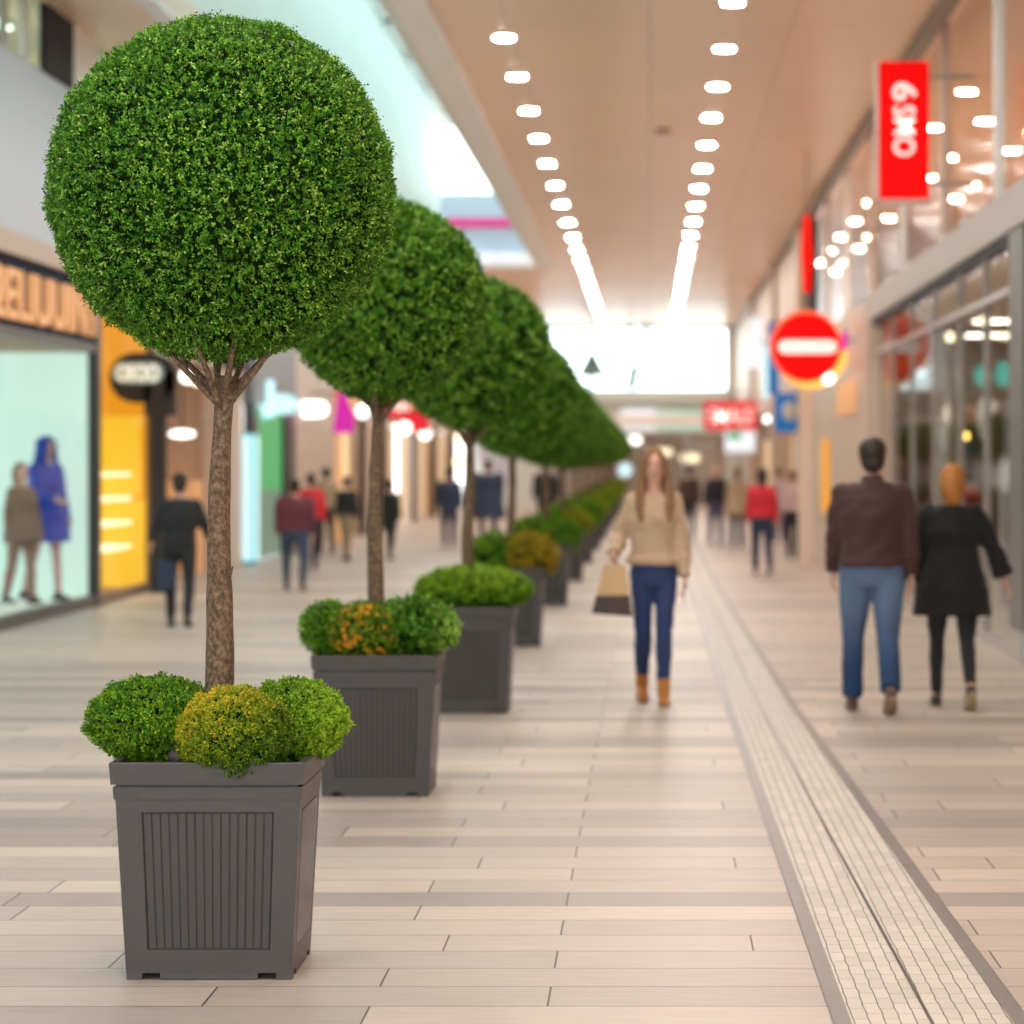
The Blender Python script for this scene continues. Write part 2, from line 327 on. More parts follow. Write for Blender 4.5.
# the upper storey seen through the opening
UZ = 10.0
struct('wall_upper_left', MB().box(VL-.15, VL, VN, VF, ZC+.3, UZ), M['palegreen'])
struct('wall_upper_right', MB().box(VR, VR+.15, VN, VF, ZC+.3, UZ), M['white'])
struct('wall_upper_end', MB().box(VL, VR, VF, VF+.2, ZC+.3, 8.15), M['wallwhite'])
struct('wall_upper_end_lintel', MB().box(VL, VR, VF, VF+.2, 9.75, UZ), M['white'])
struct('window_2', MB().box(VL, VR, VF+.05, VF+.08, 8.15, 9.75), M['glassend'])
rf = MB()
for k in range(16): rf.box(VL, VR, VN+k*4.9, VN+k*4.9+.5, UZ, UZ+.4)
rf.box(VL-.1, VL+.25, VN, VF, UZ, UZ+.3).box(VR-.25, VR+.1, VN, VF, UZ, UZ+.3)
struct('ceiling_beams', rf, M['white'])
struct('window_3', MB().box(VL, VR, VN, VF, UZ+.1, UZ+.13), M['glassroof'])
t = thing('pink_light_line', 'magenta light bar high on the far wall of the ceiling opening', 'light', (-3.7,VF-.08,7.45))
MB().box(-5.0,-3.3,VF-.12,VF-.03,7.32,7.52).build('light_tube', M['pink'], t)
MB().box(-5.0,-3.3,VF-.03,VF,7.36,7.48).build('bracket', M['white'], t)
t = thing('white_ceiling_panel', 'row of pale panels along the far end of the ceiling opening', 'panel', (-3.7,VF-.2,ZC+.35))
for k in range(4): MB().box(-5.0+k*.66,-4.4+k*.66,VF-.25,VF,ZC+.02,ZC+.28).build('panel', M['coolwhite'], t)

# left wall: white upper wall, beige band, upper glazing
struct('wall_left', MB().box(XL-.3, XL, 15, 60, 3.88, 5.68), M['wallwhite'])
struct('trim_5', MB().box(XL-.3, XL+.10, 15, 60, 3.66, 3.88), M['beige2'])
struct('wall_left_far', MB().box(XL-.3, XL, 60, YF, 3.3, ZC), M['beige'])
struct('wall_left_near', MB().box(XL-.3, XL, YN, 15, 0, ZC), M['wallwhite'])
struct('wall_upper_back', MB().box(-8.0, -7.8, 15, 60, 5.5, ZC), mat('grey_brown_wall', (.36,.30,.27), .5))
struct('window_4', MB().box(XL-.06, XL-.03, 15, 60, 5.68, ZC), M['glassrail'])
for k, (y0, y1, m) in enumerate(((33.2,34.5,'white'), (31.6,33.15,'darkglass'), (29.6,29.8,'greymetal'), (30.6,30.75,'steel'), (44,45,'white'), (52,53,'white'), (22,23,'white'))):
    struct('trim_%d' % (6+k), MB().box(XL-.03, XL+.03, y0-.5, y1-.5, 5.68, ZC), M[m])
struct('wall_upper_ledge', MB().box(-8.0, XL-.3, 15, 60, 5.5, 5.68), M['white'])
for i, (y, z, x) in enumerate(((30.9,6.15,-6.9), (29.5,5.9,-6.6), (36.5,6.1,-7.0), (35.6,6.2,-7.2))):
    w = i < 2
    t = thing('upper_gallery_lamp',
         ['oval cyan white lamp behind the upper left glazing', 'long cyan glow lamp low behind the upper left glazing', 'cream lamp behind the far upper left window', 'small cream lamp high in the far upper left window'][i], 'lamp', (x,y,z), 'lamps in the upper left gallery')
    MB().ell((x,y,z), (.09,.14,.06) if i != 1 else (.06,.3,.05)).build('globe', M['tealbox'] if w else M['lensw'], t, smooth=True); MB().tube([(x,y,z),(x,y,ZC)],[.01,.01],seg=8).build('cord', M['black'], t)

# --- shop with mint window (Y 15..34)
struct('wall_shop_back', MB().box(-8.6, -8.4, 15, 60, 0, 3.66), M['tan'])
struct('wall_shop_dividers', MB().box(-8.4, XL-.02, 33.95, 34.1, 0, 3.66).box(-8.4, XL-.02, 37.85, 38.0, 0, 3.66), M['tan'])
struct('wall_shop_ceiling', MB().box(-8.4, XL-.05, 15, 47, 3.5, 3.66), M['beige2'])
t = thing('shop_sign', 'dark fascia with large orange letters above the mint shop window', 'sign', (XL,28,2.96))
MB().box(XL-.05, XL+.04, 15, 34.12, 2.96, 3.66).build('fascia', M['navy'], t)
text('lettering', '2ELIUUINT', (XL+.08, 31.05, 3.27), 5.5, .50, .06, M['letters'], t, FACE_RIGHT)
t = thing('shop_window', 'mint backlit shop window in a black frame with two mannequins inside', 'window', (XL,28,0))
fr = MB().box(XL-.04, XL+.05, 15, 34.1, 0, .13).box(XL-.04, XL+.05, 15, 34.1, 2.86, 2.96).box(XL-.04, XL+.06, 33.88, 34.12, 0, 3.66)
fr.build('frame', M['black'], t)
MB().box(XL-.01, XL, 15, 33.9, .13, 2.86).build('pane', M['glassleft'], t)
MB().box(-7.6, -7.52, 15, 33.9, .05, 3.4).box(-7.55, XL-.05, 33.80, 33.88, .05, 2.86).build('backlit_panel', M['mint'], t)
MB().box(-7.52, XL-.05, 15, 33.8, .0, .08).build('display_floor', M['white'], t)
solo(MB().disc((-7.0,30.2,1.95),.36,.03,'X',24,.16), 'oval_mirror', M['beige2'], 'slim oval hanging disc inside the mint shop window', 'mirror')

# --- amber shop (Y 34..38)
t = thing('amber_shop_display', 'glowing amber shop bay with bright shelves beside the mint window', 'shop display', (XL,36,0))
MB().box(-7.4,-7.3,34.1,37.85,0,3.5).build('backlit_wall', M['amber'], t)
MB().box(-7.3,XL-.06,37.75,37.84,1.15,3.5).build('end_panel', M['amber'], t)
MB().box(-7.3,XL-.06,37.70,37.84,.05,1.15).build('lower_end_panel', M['amber2'], t)
MB().box(-7.3,XL-.1,37.66,37.70,1.2,2.2).build('yellow_panel', M['amber2'], t)
for z in (.55,.85,1.15,1.45): MB().box(-7.28,-6.5,34.4,37.6,z,z+.045).build('shelf', M['warmhot'], t)
MB().box(XL-.04,XL+.04,34.1,37.9,0,.12).box(XL-.04,XL+.04,37.8,37.95,0,3.66).build('frame', M['brown'], t)
MB().box(XL-.01,XL,34.1,37.8,.12,3.5).build('pane', M['glassleft'], t)
t = thing('yellow_lamp', 'bright yellow lamp near the top of the amber shop bay', 'lamp', (-6.65,35.2,2.2))
MB().ell((-6.65,35.2,2.72),(.14,.14,.20)).build('bulb', M['glow'], t)
MB().tube([(-6.65,35.2,2.9),(-6.65,35.2,3.5)],[.012,.012]).build('cord', M['black'], t)
MB().tube([(-6.65,35.2,2.1),(-6.65,35.2,2.6)],[.06,.10]).build('lower_shade', M['glow'], t)

# round black blade sign on a post
t = thing('blade_sign', 'black rounded sign with pale pill lettering on a dark post', 'sign', (-5.95,37.3,0))
MB().box(-6.2,-6.02,37.2,37.4,0,2.75).build('post', M['dark'], t, bevel=.01)
MB().pill(-6.71,-5.88,37.22,37.38,2.36,2.98).box(-6.28,-5.90,37.22,37.38,2.2,2.75).build('sign_face', M['dark'], t)
MB().pill(-6.66,-6.03,37.17,37.22,2.60,2.86).build('pill_panel', mat('pale_grey_lit', (.25,.32,.30), .4, emit=(.4,.55,.5), es=.25), t)
text('lettering', 'OEOO', (-6.345,37.15,2.73), .52, .2, .03, M['signwhite'], t, FACE_CAM)

# --- further left frontage: (Y 38..60)
struct('wall_left_mid', MB().box(XL-.3, XL, 38, 46.3, 3.0, 3.66).box(XL-.3, XL, 44.2, 46.4, 0, 3.66), M['beige'])
struct('wall_left_recess', MB().box(-7.9, -7.7, 38, 46.3, 0, 3.5).box(-7.7,XL-.3,44.3,44.5,0,3.5), M['tan'])
solo(MB().box(-7.6,-6.6,43.5,44.2,0,1.35), 'orange_counter', M['orangewall'], 'low orange counter in the tan recess beside the black blade sign', 'counter')
def hang_lamp(px, py, Y, rx, rz, m, label, top=3.66):
    x = (px-VX)*Y/F; z = EYE+(VY-py)*Y/F
    t = thing('hanging_lamp', label, 'lamp', (x,Y,z), 'lamps along the left shops')
    MB().ell((x,Y,z),(rx,rx,rz)).build('globe', M[m], t, smooth=True)
    MB().tube([(x,Y,z+rz*.8),(x,Y,top)],[.012,.012]).build('cord', M['black'], t)
hang_lamp(187,376,40,.10,.10,'lamp','bright round lamp beside the first tree trunk, upper of two',3.5)
hang_lamp(197,380,40.5,.08,.08,'lensw','small pinkish lamp touching the bright round lamp by the trunk',3.5)
hang_lamp(182,434,40,.18,.055,'lamp','flat oval white lamp above the man in black',3.5)
t = thing('lightbox_column', 'tall pale teal glowing light column standing before the green shop', 'lightbox', (-6.2,46.6,0))
MB().box(-6.42,-6.14,46.5,46.75,.05,2.07).build('housing', M['tealrim'], t)
MB().box(-6.38,-6.18,46.46,46.5,.1,2.03).build('light_panel', M['tealbox'], t)
MB().box(-6.13,-6.09,46.52,46.73,.1,2.03).build('light_panel', M['tealbox'], t)
t = thing('green_shop_front', 'green glowing shop front under a slate fascia', 'shop front', (XL,50,0))
MB().box(XL-.3,XL+.05,47.2,53.0,2.55,3.66).build('fascia', M['greyfascia'], t)
MB().box(XL-.1,XL-.02,48.0,51.5,1.15,2.5).build('green_panel', M['green'], t)
MB().box(XL-.1,XL-.02,48.0,51.5,.05,1.15).build('lower_panel', M['green2'], t)
MB().box(XL-.02,XL+.05,51.5,52.95,0,2.55).build('post', M['black'], t); MB().box(XL-.1,XL+.03,47.2,48,0,2.55).build('post', M['black'], t)
t = thing('projecting_sign', 'cyan white glowing sign like a bar and tab on the slate fascia', 'sign', (-6.1,49,2.3))
MB().pill(-6.45,-6.22,48.9,49.1,2.35,2.95).build('upright_bar', M['tealbox'], t)
MB().ell((-6.35,49,2.62),(.12,.1,.34)).ell((-6.02,49,2.56),(.26,.1,.17)).build('tab', M['tealbox'], t, smooth=True)
MB().box(-6.42,-6.22,49.1,49.14,2.3,2.9).box(-6.26,-5.78,49.1,49.14,2.42,2.72).build('backing', M['tealrim'], t)
struct('wall_left_pier', MB().box(XL-.3, XL, 53.0, 60, 0, 3.66), M['beige'])
t = thing('pill_lamp', 'long pill shaped cream lamp on the beige pier past the green shop', 'lamp', (-6.2,54.5,2.5))
MB().pill(-6.42,-5.86,54.4,54.6,2.43,2.72).build('diffuser', M['lamp'], t)
MB().box(XL-.02,-6.1,54.45,54.55,2.5,2.62).build('bracket', M['greymetal'], t)
t = thing('magenta_banner', 'magenta banner widening downward beside the second tree trunk', 'banner', (-5.7,56,2))
MB().add([(-5.93,56,2.15),(-5.55,56,2.15),(-5.50,56,2.45),(-5.62,56,2.72),(-5.70,56,2.98),(-5.82,56,2.98),(-5.86,56,2.6),(-5.93,56.04,2.15),(-5.55,56.04,2.15),(-5.50,56.04,2.45),(-5.62,56.04,2.72),(-5.70,56.04,2.98),(-5.82,56.04,2.98),(-5.86,56.04,2.6)],
  [(0,1,2,3,4,5,6),(13,12,11,10,9,8,7)]+[(k,7+k,7+(k+1)%7,(k+1)%7) for k in range(7)]).build('cloth', M['magenta'], t)
MB().tube([(-6.3,56.02,2.9),(-5.7,56.02,2.9)],[.015,.015]).build('rod', M['black'], t)
# far left shops
far = [(60,66,'orangewall','warmwin'), (66,71,'beige','warmhot'), (71,80,'tan','warmhot'), (81,88,'beige','warmwin'), (88,96,'tan','warmhot'), (96,105,'beige','warmwin')]
nm = ['first','second','third','fourth','fifth','last']
for i, (a, b, w, g) in enumerate(far):
    t = thing('lit_shop_bay', '%s warm lit shop bay after the beige pier on the left side' % nm[i], 'shop front', (XL,a,0), 'far left shop bays')
    MB().box(XL-.3,XL+.02,a,a+1.2,0,3.3).box(XL-.3,XL+.02,a,b,2.55,3.3).build('surround', M[w], t)
    MB().box(XL-.6,XL-.5,a+1.2,b,0,2.55).build('lit_back', M['warmwin'], t)
    MB().box(XL-.5,XL-.42,a+1.2+(b-a)*.25,b-(b-a)*.3,.3,2.2).build('bright_panel', M[g], t)
    MB().box(XL-.05,XL+.06,b-.25,b,0,2.6).build('post', M['dark'], t)
for px,py,Y,rx,rz,m,l in ((363,411,58,.13,.14,'lamp','white lamp just left of the second tree trunk'), (405,428,66,.14,.14,'lamp','round cream lamp right of the second tree trunk, nearer of a pair'),
    (425,433,70,.15,.15,'lamp','round cream lamp below the red sign, further of a pair'), (460,438,74,.13,.13,'lensw','orange lamp left of the third tree trunk'), (459,462,78,.13,.16,'lensw','lower orange lamp left of the third tree trunk'),
    (479,438,76,.16,.16,'redsoft','pink lamp right of the third tree trunk'), (606,503,84,.12,.12,'lamp','small pinkish round light low over the far hedges')):
    if py > 500:
        x = (px-VX)*Y/F; t = thing('bollard_light', l, 'light', (x,Y,0)); z = EYE+(VY-py)*Y/F
        MB().ell((x,Y,z),(rx,rx,rz)).build('globe', M['lensw'], t, smooth=True); MB().tube([(x,Y,0),(x,Y,z)],[.03,.03]).build('post', M['greymetal'], t)
    else: hang_lamp(px,py,Y,rx,rz,m,l,3.4 if Y < 60 else ZC)
t = thing('red_shop_sign', 'soft red blade sign above the round lamps on the left', 'sign', (-5.9,70,2.5))
MB().pill(-6.2,-5.45,69.9,70.1,2.6,3.15).build('sign_face', M['redsoft'], t); MB().box(-5.75,-5.15,69.85,69.95,2.3,2.75).build('lower_face', M['redsoft'], t)
MB().box(-5.95,-5.6,69.84,69.9,2.8,2.98).build('lettering', M['signwhite'], t)
t = thing('white_banner', 'tall pale lavender banner hanging behind the third tree trunk', 'banner', (-3.5,68,0))
MB().add([(-3.65,68,1.0),(-3.25,68,1.0),(-3.15,68,1.8),(-3.4,68,2.35),(-3.75,68,2.35),(-3.9,68,1.9),(-3.65,68.05,1.0),(-3.25,68.05,1.0),(-3.15,68.05,1.8),(-3.4,68.05,2.35),(-3.75,68.05,2.35),(-3.9,68.05,1.9)],
  [(0,1,2,3,4,5),(11,10,9,8,7,6)]+[(k,6+k,6+(k+1)%6,(k+1)%6) for k in range(6)]).build('cloth', mat('pale_lavender', (.62,.62,.72), .6), t)
MB().tube([(-3.55,68.03,0),(-3.55,68.03,2.4)],[.02,.02]).build('pole', M['greymetal'], t); MB().disc((-3.55,68.03,0),.2,.03).build('base', M['greymetal'], t)

# ---------------------------------------------------------------- right side
# gallery edge fascia, upper glazing, wall behind
struct('wall_right_fascia', MB().box(XR-.05, XR+.5, 18, 42, 3.57, 3.93), M['fascia'])
struct('trim_14', MB().box(XR-.02, XR+.1, 18, 42, 3.47, 3.57), M['dark'])
struct('wall_right_back', MB().box(XB, XB+.2, YN, YF, 0, ZC), M['beige'])
struct('wall_right_gallery_floor', MB().box(XR+.1, XB, 18, 60, 3.6, 3.85), mat('light_gallery_floor', (.80,.68,.58), .45))
struct('window_5', MB().box(XR+.2, XR+.22, 18, 60, 3.93, ZC-.05), M['glassup'])
for k, y in enumerate((22.5, 27.6, 32.6, 38.0, 43.4, 48.8, 54.2)):
    struct('trim_%d' % (15+k), MB().box(XR+.12, XR+.2, y-.1, y+.1, 3.93, ZC), M['white'] if k%2 else M['beige2'])
struct('wall_right_near', MB().box(XR, XR+.3, YN, 18, 0, ZC), M['beige'])
# near column at the end of the shop front
t = thing('shop_front_column', 'dark grey metal column at the right edge of the walkway', 'column', (XR,24.9,0))
MB().box(XR-.03,XR+.22,24.3,25.25,.25,3.57).build('shaft', mat('grey_column',(.15,.145,.145),.4), t, bevel=.01); MB().box(XR-.05,XR+.24,24.28,25.28,0,.25).build('plinth', M['greymetal'], t, bevel=.01)
# glass shop front
mullm = mat('taupe_mullion', (.34,.31,.28), .5)
t = thing('glass_shop_front', 'long clear glass shop front in slim frames under the grey fascia', 'shop front', (XR,33,0))
fr = MB().box(XR-.02,XR+.06,25.25,40.6,0,.1).box(XR-.02,XR+.06,25.25,40.6,3.05,3.12)
fr.build('frame', M['greymetal'], t)
for y in (27.3,29.6,32.2,35.0,37.8): MB().box(XR-.01,XR+.05,y-.03,y+.03,.1,3.5).build('mullion', mullm, t)
MB().box(XR+.01,XR+.02,25.25,40.6,.1,3.5).build('pane', M['glass'], t)
struct('trim_22', MB().box(XR-.10, XR+.25, 40.7, 42.3, 0, 3.57), M['beige2'], bevel=.01)
# shop interior
struct('ceiling_shop', MB().box(XR+.1, XB, 18, 60, 3.5, 3.6), mat('cream_soffit', (.72,.60,.48), .5))
struct('wall_shop_end', MB().box(XR+.2, XB, 47, 47.2, 0, 3.5), mat('brown_wall',(.40,.27,.18),.5))
struct('wall_shop_inner', MB().box(XB-.15, XB-.02, 18, 47, 0, 3.5), mat('light_taupe', (.62,.50,.40), .5))
t = thing('interior_column', 'round pale grey column inside the glass shop', 'column', (4.05,41.4,0))
MB().tube([(4.05,41.4,.15),(4.05,41.4,3.5)],[.2,.2],seg=24).build('shaft', M['steel'], t, smooth=True); MB().disc((4.05,41.4,0),.26,.15).build('base', M['dark'], t)
t = thing('wood_bulkhead', 'orange wood band across the shop interior below the soffit', 'bulkhead', (3.6,44,2.7))
MB().box(3.3,4.1,43.8,44.2,2.95,3.2).build('band', M['wood'], t); MB().box(3.3,4.1,43.95,44.15,3.2,3.5).build('hanger_panel', M['brown'], t)
def cabinet(x0,x1,y0,y1,h,m,label,shelves,goods):
    t = thing('display_shelf', label, 'shelf', ((x0+x1)/2,(y0+y1)/2,0), 'display shelves in the glass shop')
    MB().box(x0,x1,y1-.04,y1,0,h).box(x0,x0+.04,y0,y1,0,h).box(x1-.04,x1,y0,y1,0,h).build('carcass', M[m], t)
    for k in range(shelves): MB().box(x0+.04,x1-.04,y0,y1-.04,.1+k*h/shelves,.13+k*h/shelves).build('shelf_board', M['wood'], t)
rnd = random.Random(4)
cabinet(3.35,4.0,45.8,46.4,2.4,'brown','brown wooden display shelf at the far end of the glass shop',5,1)
cabinet(4.35,5.0,45.0,45.6,2.6,'brown','tall brown display shelf right of the round interior column',5,1)
cabinet(5.1,5.7,43.0,43.6,2.5,'greymetal','grey display shelf under the teal signs',5,1)
cabinet(4.0,4.5,34.0,34.5,1.7,'greymetal','grey display shelf close behind the near shop glass',4,1)
cloth_c = [mat('folded_%d' % i, c, .7) for i, c in enumerate([(.55,.45,.36),(.7,.66,.6),(.12,.14,.2),(.55,.2,.12),(.25,.3,.28),(.75,.5,.25)])]
words_c = ['beige','cream','navy','rust','grey green','ochre']
gi = 0
for (x0,x1,y,h,n,w) in ((3.42,3.93,46.1,2.4,5,'the far brown shelf'),(4.42,4.93,45.3,2.6,5,'the tall brown shelf'),(5.17,5.63,43.3,2.5,5,'the shelf under the teal signs'),(4.06,4.44,34.25,1.7,4,'the near grey shelf')):
    for k in range(n):
        c = (gi*5+k) % 6; hh = .14+.07*((k*7+gi)%3)
        m = MB()
        for q in range(3): m.box(x0+.02*q, x1-.015*q, y-.16, y+.16, .131+k*h/n+q*hh/3, .128+k*h/n+(q+1)*hh/3)
        solo(m, 'folded_clothes', cloth_c[c], '%s folded clothes on board %s of %s' % (words_c[c], ['one','two','three','four','five'][k]+' from below', w), 'clothes', 'folded clothes in the glass shop', bevel=.006)
    gi += 1
def pxsign(name, label, cat, px0, px1, py0, py1, Y, m, th=.08):
    x0=(px0-VX)*Y/F; x1=(px1-VX)*Y/F; z1=EYE+(VY-py0)*Y/F; z0=EYE+(VY-py1)*Y/F
    t = thing(name, label, cat, ((x0+x1)/2,Y,z0)); MB().pill(x0,x1,Y,Y+th,z0,z1).build('sign_face', M[m], t)
    MB().tube([((x0+x1)/2,Y+.04,z1-.02),((x0+x1)/2,Y+.04,3.5)],[.012,.012]).build('hanger', M['dark'], t)
    return t
pxsign('teal_sign','teal glowing sign inside the glass shop, left of two','sign',974,993,364,387,42,'teal')
pxsign('teal_sign','small teal glowing sign by the dark column, right of two','sign',996,1010,362,386,42,'teal')
def shop_lamp(px,py,Y,r,m,label):
    x=(px-VX)*Y/F; z=EYE+(VY-py)*Y/F; t = thing('shop_lamp', label, 'lamp', (x,Y,z), 'lamps in the glass shop')
    MB().ell((x,Y,z),(r,r,r*1.2)).build('bulb', M[m], t, smooth=True); MB().tube([(x,Y,z),(x,Y,3.5)],[.01,.01]).build('cord', M['black'], t)
shop_lamp(921,373,42,.06,'tealbox','cool white lamp left of the interior column'); shop_lamp(957,373,43,.045,'bluelamp','small blue lamp right of the interior column')
shop_lamp(952,435,42,.04,'amberlamp','amber lamp over the coat woman, left of two'); shop_lamp(966,436,42,.045,'amberlamp','amber lamp over the coat woman, right of two')
shop_lamp(950,337,38,.055,'lensw','large cream lamp under the shop soffit'); shop_lamp(983,321,34,.045,'lensw','cream lamp near the soffit by the second mullion'); shop_lamp(1004,336,34,.035,'lensw','pale lamp near the soffit by the dark column')
solo(MB().ell((4.45,40,2.2),(.10,.08,.30)).ell((4.52,40,2.35),(.14,.08,.1)), 'hanging_garment', mat('pale_shirt',(.75,.76,.7),.7), 'pale hanging garment inside the glass shop beside the column', 'garment', remesh=.02)
solo(MB().box(3.08,3.17,27.7,27.85,0,.07).box(3.08,3.17,27.85,27.95,0,.03), 'door_stop', M['black'], 'small black door stop at the foot of the shop glass', 'door stop', bevel=.008)
solo(MB().box(3.6,4.5,28.5,29.1,0,.95), 'display_counter', M['tan'], 'tan display counter behind the near shop glass', 'counter', bevel=.02)

# beyond the shop: cladding and openings to the far end
struct('wall_right', MB().box(XR, XR+.3, 42.3, 56, 0, 3.57).box(XR,XR+.3,42,60,3.57,3.93), M['beige'])
struct('wall_right_far', MB().box(XR, XR+.3, 60, YF, 2.9, ZC).box(XR-.12,XR+.3,60,61.5,0,ZC).box(XR-.12,XR+.3,72,73.5,0,ZC).box(XR-.12,XR+.3,88,90,0,ZC), M['beige'])
struct('wall_right_recess', MB().box(XR+.8, XR+1.0, 56, YF, 0, 2.9), M['brown'])
solo(MB().box(XR-.04,XR,44.2,48.5,2.35,2.85), 'peach_poster', M['orangewall'], 'peach coloured panel on the beige cladding beside the pale pillar', 'poster')
solo(MB().box(XR-.05,XR+.0,50.9,52.6,.75,2.0), 'orange_lightbox', M['amberlamp'] if 0 else M['amber'], 'narrow orange lit panel behind the no entry sign post', 'lightbox')
for i,(a,b) in enumerate(((62,66.5),(66.8,71.5),(74,80),(80.5,87.5),(90.5,104))):
    t = thing('recessed_shop', '%s recessed shop on the right after the round sign' % nm[i], 'shop front', (XR+.6,a,0), 'far right recessed shops')
    MB().box(XR+.7,XR+.78,a+.3,b-.3,.1,2.3).build('lit_back', M['orangewall'] if i%2 else M['warmwin'], t)
    MB().box(XR+.6,XR+.72,b-.3,b,0,2.9).build('post', M['wood'], t)
# red hanging sign
Y=30.0; x0,x1=(879-VX)/100,(929-VX)/100; z0,z1=EYE+2.61,EYE+3.99
t = thing('red_hanging_sign', 'tall red blade sign with white lettering turned on its side', 'sign', ((x0+x1)/2,Y,z0))
MB().box(x0,x1,Y,Y+.12,z0,z1).build('sign_face', M['red'], t, bevel=.012)
MB().box(x0-.035,x0,Y-.01,Y+.14,z0-.03,z1+.02).box(x0-.035,x1+.03,Y-.01,Y+.14,z0-.05,z0).build('frame', mat('pale_pink_blur_edge', (.72,.50,.46), .4), t)  # left strip paints the pinkish edge that lens blur gives the sign
text('lettering','OMS',((x0+x1)/2,Y-.02,4.94),.50,.215,.04,M['signwhite'],t, (Euler((0,R(-90),0)).to_matrix() @ FACE_CAM))
text('lettering','9',((x0+x1)/2+.005,Y-.02,5.33),.18,.24,.04,M['signwhite'],t, (Euler((0,R(-90),0)).to_matrix() @ FACE_CAM))
MB().tube([(x1,Y+.06,z1-.15),(XR+.2,Y+.06,z1-.15)],[.02,.02]).build('bracket', M['greymetal'], t)
MB().tube([(x1,Y+.06,z0+.15),(XR+.2,Y+.06,z0+.15)],[.02,.02]).build('bracket', M['greymetal'], t)
# no entry sign on a post
Y=46.0; s=Y/F; cx=(806.5-VX)*s; cz=EYE+(VY-347)*s; r=35*s
t = thing('no_entry_sign', 'round red no entry sign with a white bar on a beige post', 'sign', (cx,Y,0))
MB().box(cx-.11,cx+.11,Y+.16,Y+.36,0,cz-.2).build('post', mat('pale_beige_post',(.80,.66,.56),.45), t, bevel=.015)
MB().disc((cx+5*s,Y+.04,cz-6*s),r*1.02,.12,'Y',48).build('back_disc', M['yellowrim'], t)
MB().disc((cx-.01,Y,cz+.01),r*1.03,.05,'Y',48).build('rim', mat('orange_rim', (.9,.25,.1), .4, emit=(1,.2,.08), es=.4), t)
MB().disc((cx,Y-.04,cz),r*.97,.05,'Y',48).build('disc', M['red'], t)
MB().pill(cx-28*s,cx+30*s,Y-.07,Y-.04,cz-6.5*s,cz+6.5*s).build('bar', M['signwhite'], t)
MB().ell((cx+22*s,Y+.02,cz-31*s),(.09,.03,.09)).build('lamp', M['lamp'], t)
MB().tube([(cx+.03,Y+.1,cz+r*.9),(cx+.03,Y+.1,cz+r+.35)],[.03,.03]).build('stem', M['greymetal'], t)
MB().tube([(cx+.01,Y+.1,cz+r+.3),(cx+.01,Y+.1,cz+r+.9),(cx+.01,Y+.1,cz+r+1.5)],[.05,.085,.05]).build('fin', M['red'], t)
MB().tube([(cx,Y+.1,cz+r+1.5),(cx,Y+.1,ZC)],[.012,.012]).build('suspension_rod', M['greymetal'], t)
# blue signs, red sign, lit panels
def blade(name,label,px0,px1,py0,py1,Y,m,rod=True):
    x0=(px0-VX)*Y/F; x1=(px1-VX)*Y/F; z1=EYE+(VY-py0)*Y/F; z0=EYE+(VY-py1)*Y/F
    t = thing(name,label,'sign',((x0+x1)/2,Y,z0)); MB().box(x0,x1,Y,Y+.15,z0,z1).build('sign_face', M[m], t, bevel=.02)
    MB().box(x1,XR+.02,Y+.05,Y+.1,(z0+z1)/2-.03,(z0+z1)/2+.03).build('bracket', M['greymetal'], t); return t,(x0,x1,z0,z1)
t,_=blade('blue_blade_sign','tall narrow blue sign just left of the round red sign',768,779,322,394,68,'blue2')
x0,x1,z0,z1=_; MB().box(x0+.02,x1-.02,68-.03,68,z0+.05,z0+.9).build('lower_face', M['blue'], t)
t,_=blade('blue_blade_sign','blue sign with a pale round emblem below the red round sign',775,799,393,432,60,'blue')
x0,x1,z0,z1=_; MB().ell(((x0+x1)/2+.06,60-.02,(z0+z1)/2+.03),(.16,.02,.2)).build('emblem', mat('pale_emblem',(.8,.75,.7),.5), t)
t,_=blade('red_shop_sign','red sign with white lettering at the far end of the hall',704,757,401,430,80,'redsoft')
x0,x1,z0,z1=_; text('lettering','SMALS',((x0+x1)/2,79.97,(z0+z1)/2),1.15,.42,.04,M['signwhite'],t,FACE_CAM)
t,_=blade('lit_shop_sign','green and white lit sign below the far red sign',725,755,431,452,80,'coolwhite')
x0,x1,z0,z1=_; MB().pill(x0+.05,x0+.45,79.94,79.99,z1-.22,z1-.03).build('green_mark', M['green'], t)
blade('white_blade_sign','narrow white lit panel high on the far right wall',750,761,318,368,78,'coolwhite')
blade('teal_blade_sign','thin pale teal strip beside the tall blue sign',763,768,345,400,72,'tealbox')
blade('pink_blade_sign','small pink panel behind the round red sign',842,848,330,350,44,'magenta')

# ---------------------------------------------------------------- far end
struct('wall_end', MB().box(-6.6,-3.9,YF,YF+.3,0,ZC).box(2.7,XR+1,YF,YF+.3,0,ZC).box(-3.9,2.7,YF,YF+.3,2.6,4.1), mat('pale_grey_green', (.62,.66,.63), .45))
struct('window_1', MB().box(-3.9,2.7,YF+.1,YF+.13,4.1,ZC), M['glassend'])
mu = MB().box(-2.15,-2.0,YF,YF+.25,3.7,5.5).box(-3.9,2.7,YF,YF+.2,ZC-.12,ZC).box(-.75,-.68,YF,YF+.2,3.7,ZC).box(-.75,-.68,YF,YF+.2,3.7,ZC)
mu.add([(-2.6,YF,4.6),(-1.5,YF,4.6),(-2.05,YF,5.6),(-2.6,YF+.1,4.6),(-1.5,YF+.1,4.6),(-2.05,YF+.1,5.6)],[(0,1,2),(5,4,3),(0,3,4,1),(1,4,5,2),(2,5,3,0)])
mu.tube([(-.1,YF+.1,ZC-.1),(-.15,YF+.1,5.6),(.5,YF+.1,5.2)],[.09,.09,.06]).tube([(-.7,YF+.1,4.2),(-.5,YF+.1,4.9),(-.1,YF+.1,5.1)],[.2,.15,.06])
struct('window_1_frame', mu, mat('green_grey_steel', (.22,.36,.34), .4))
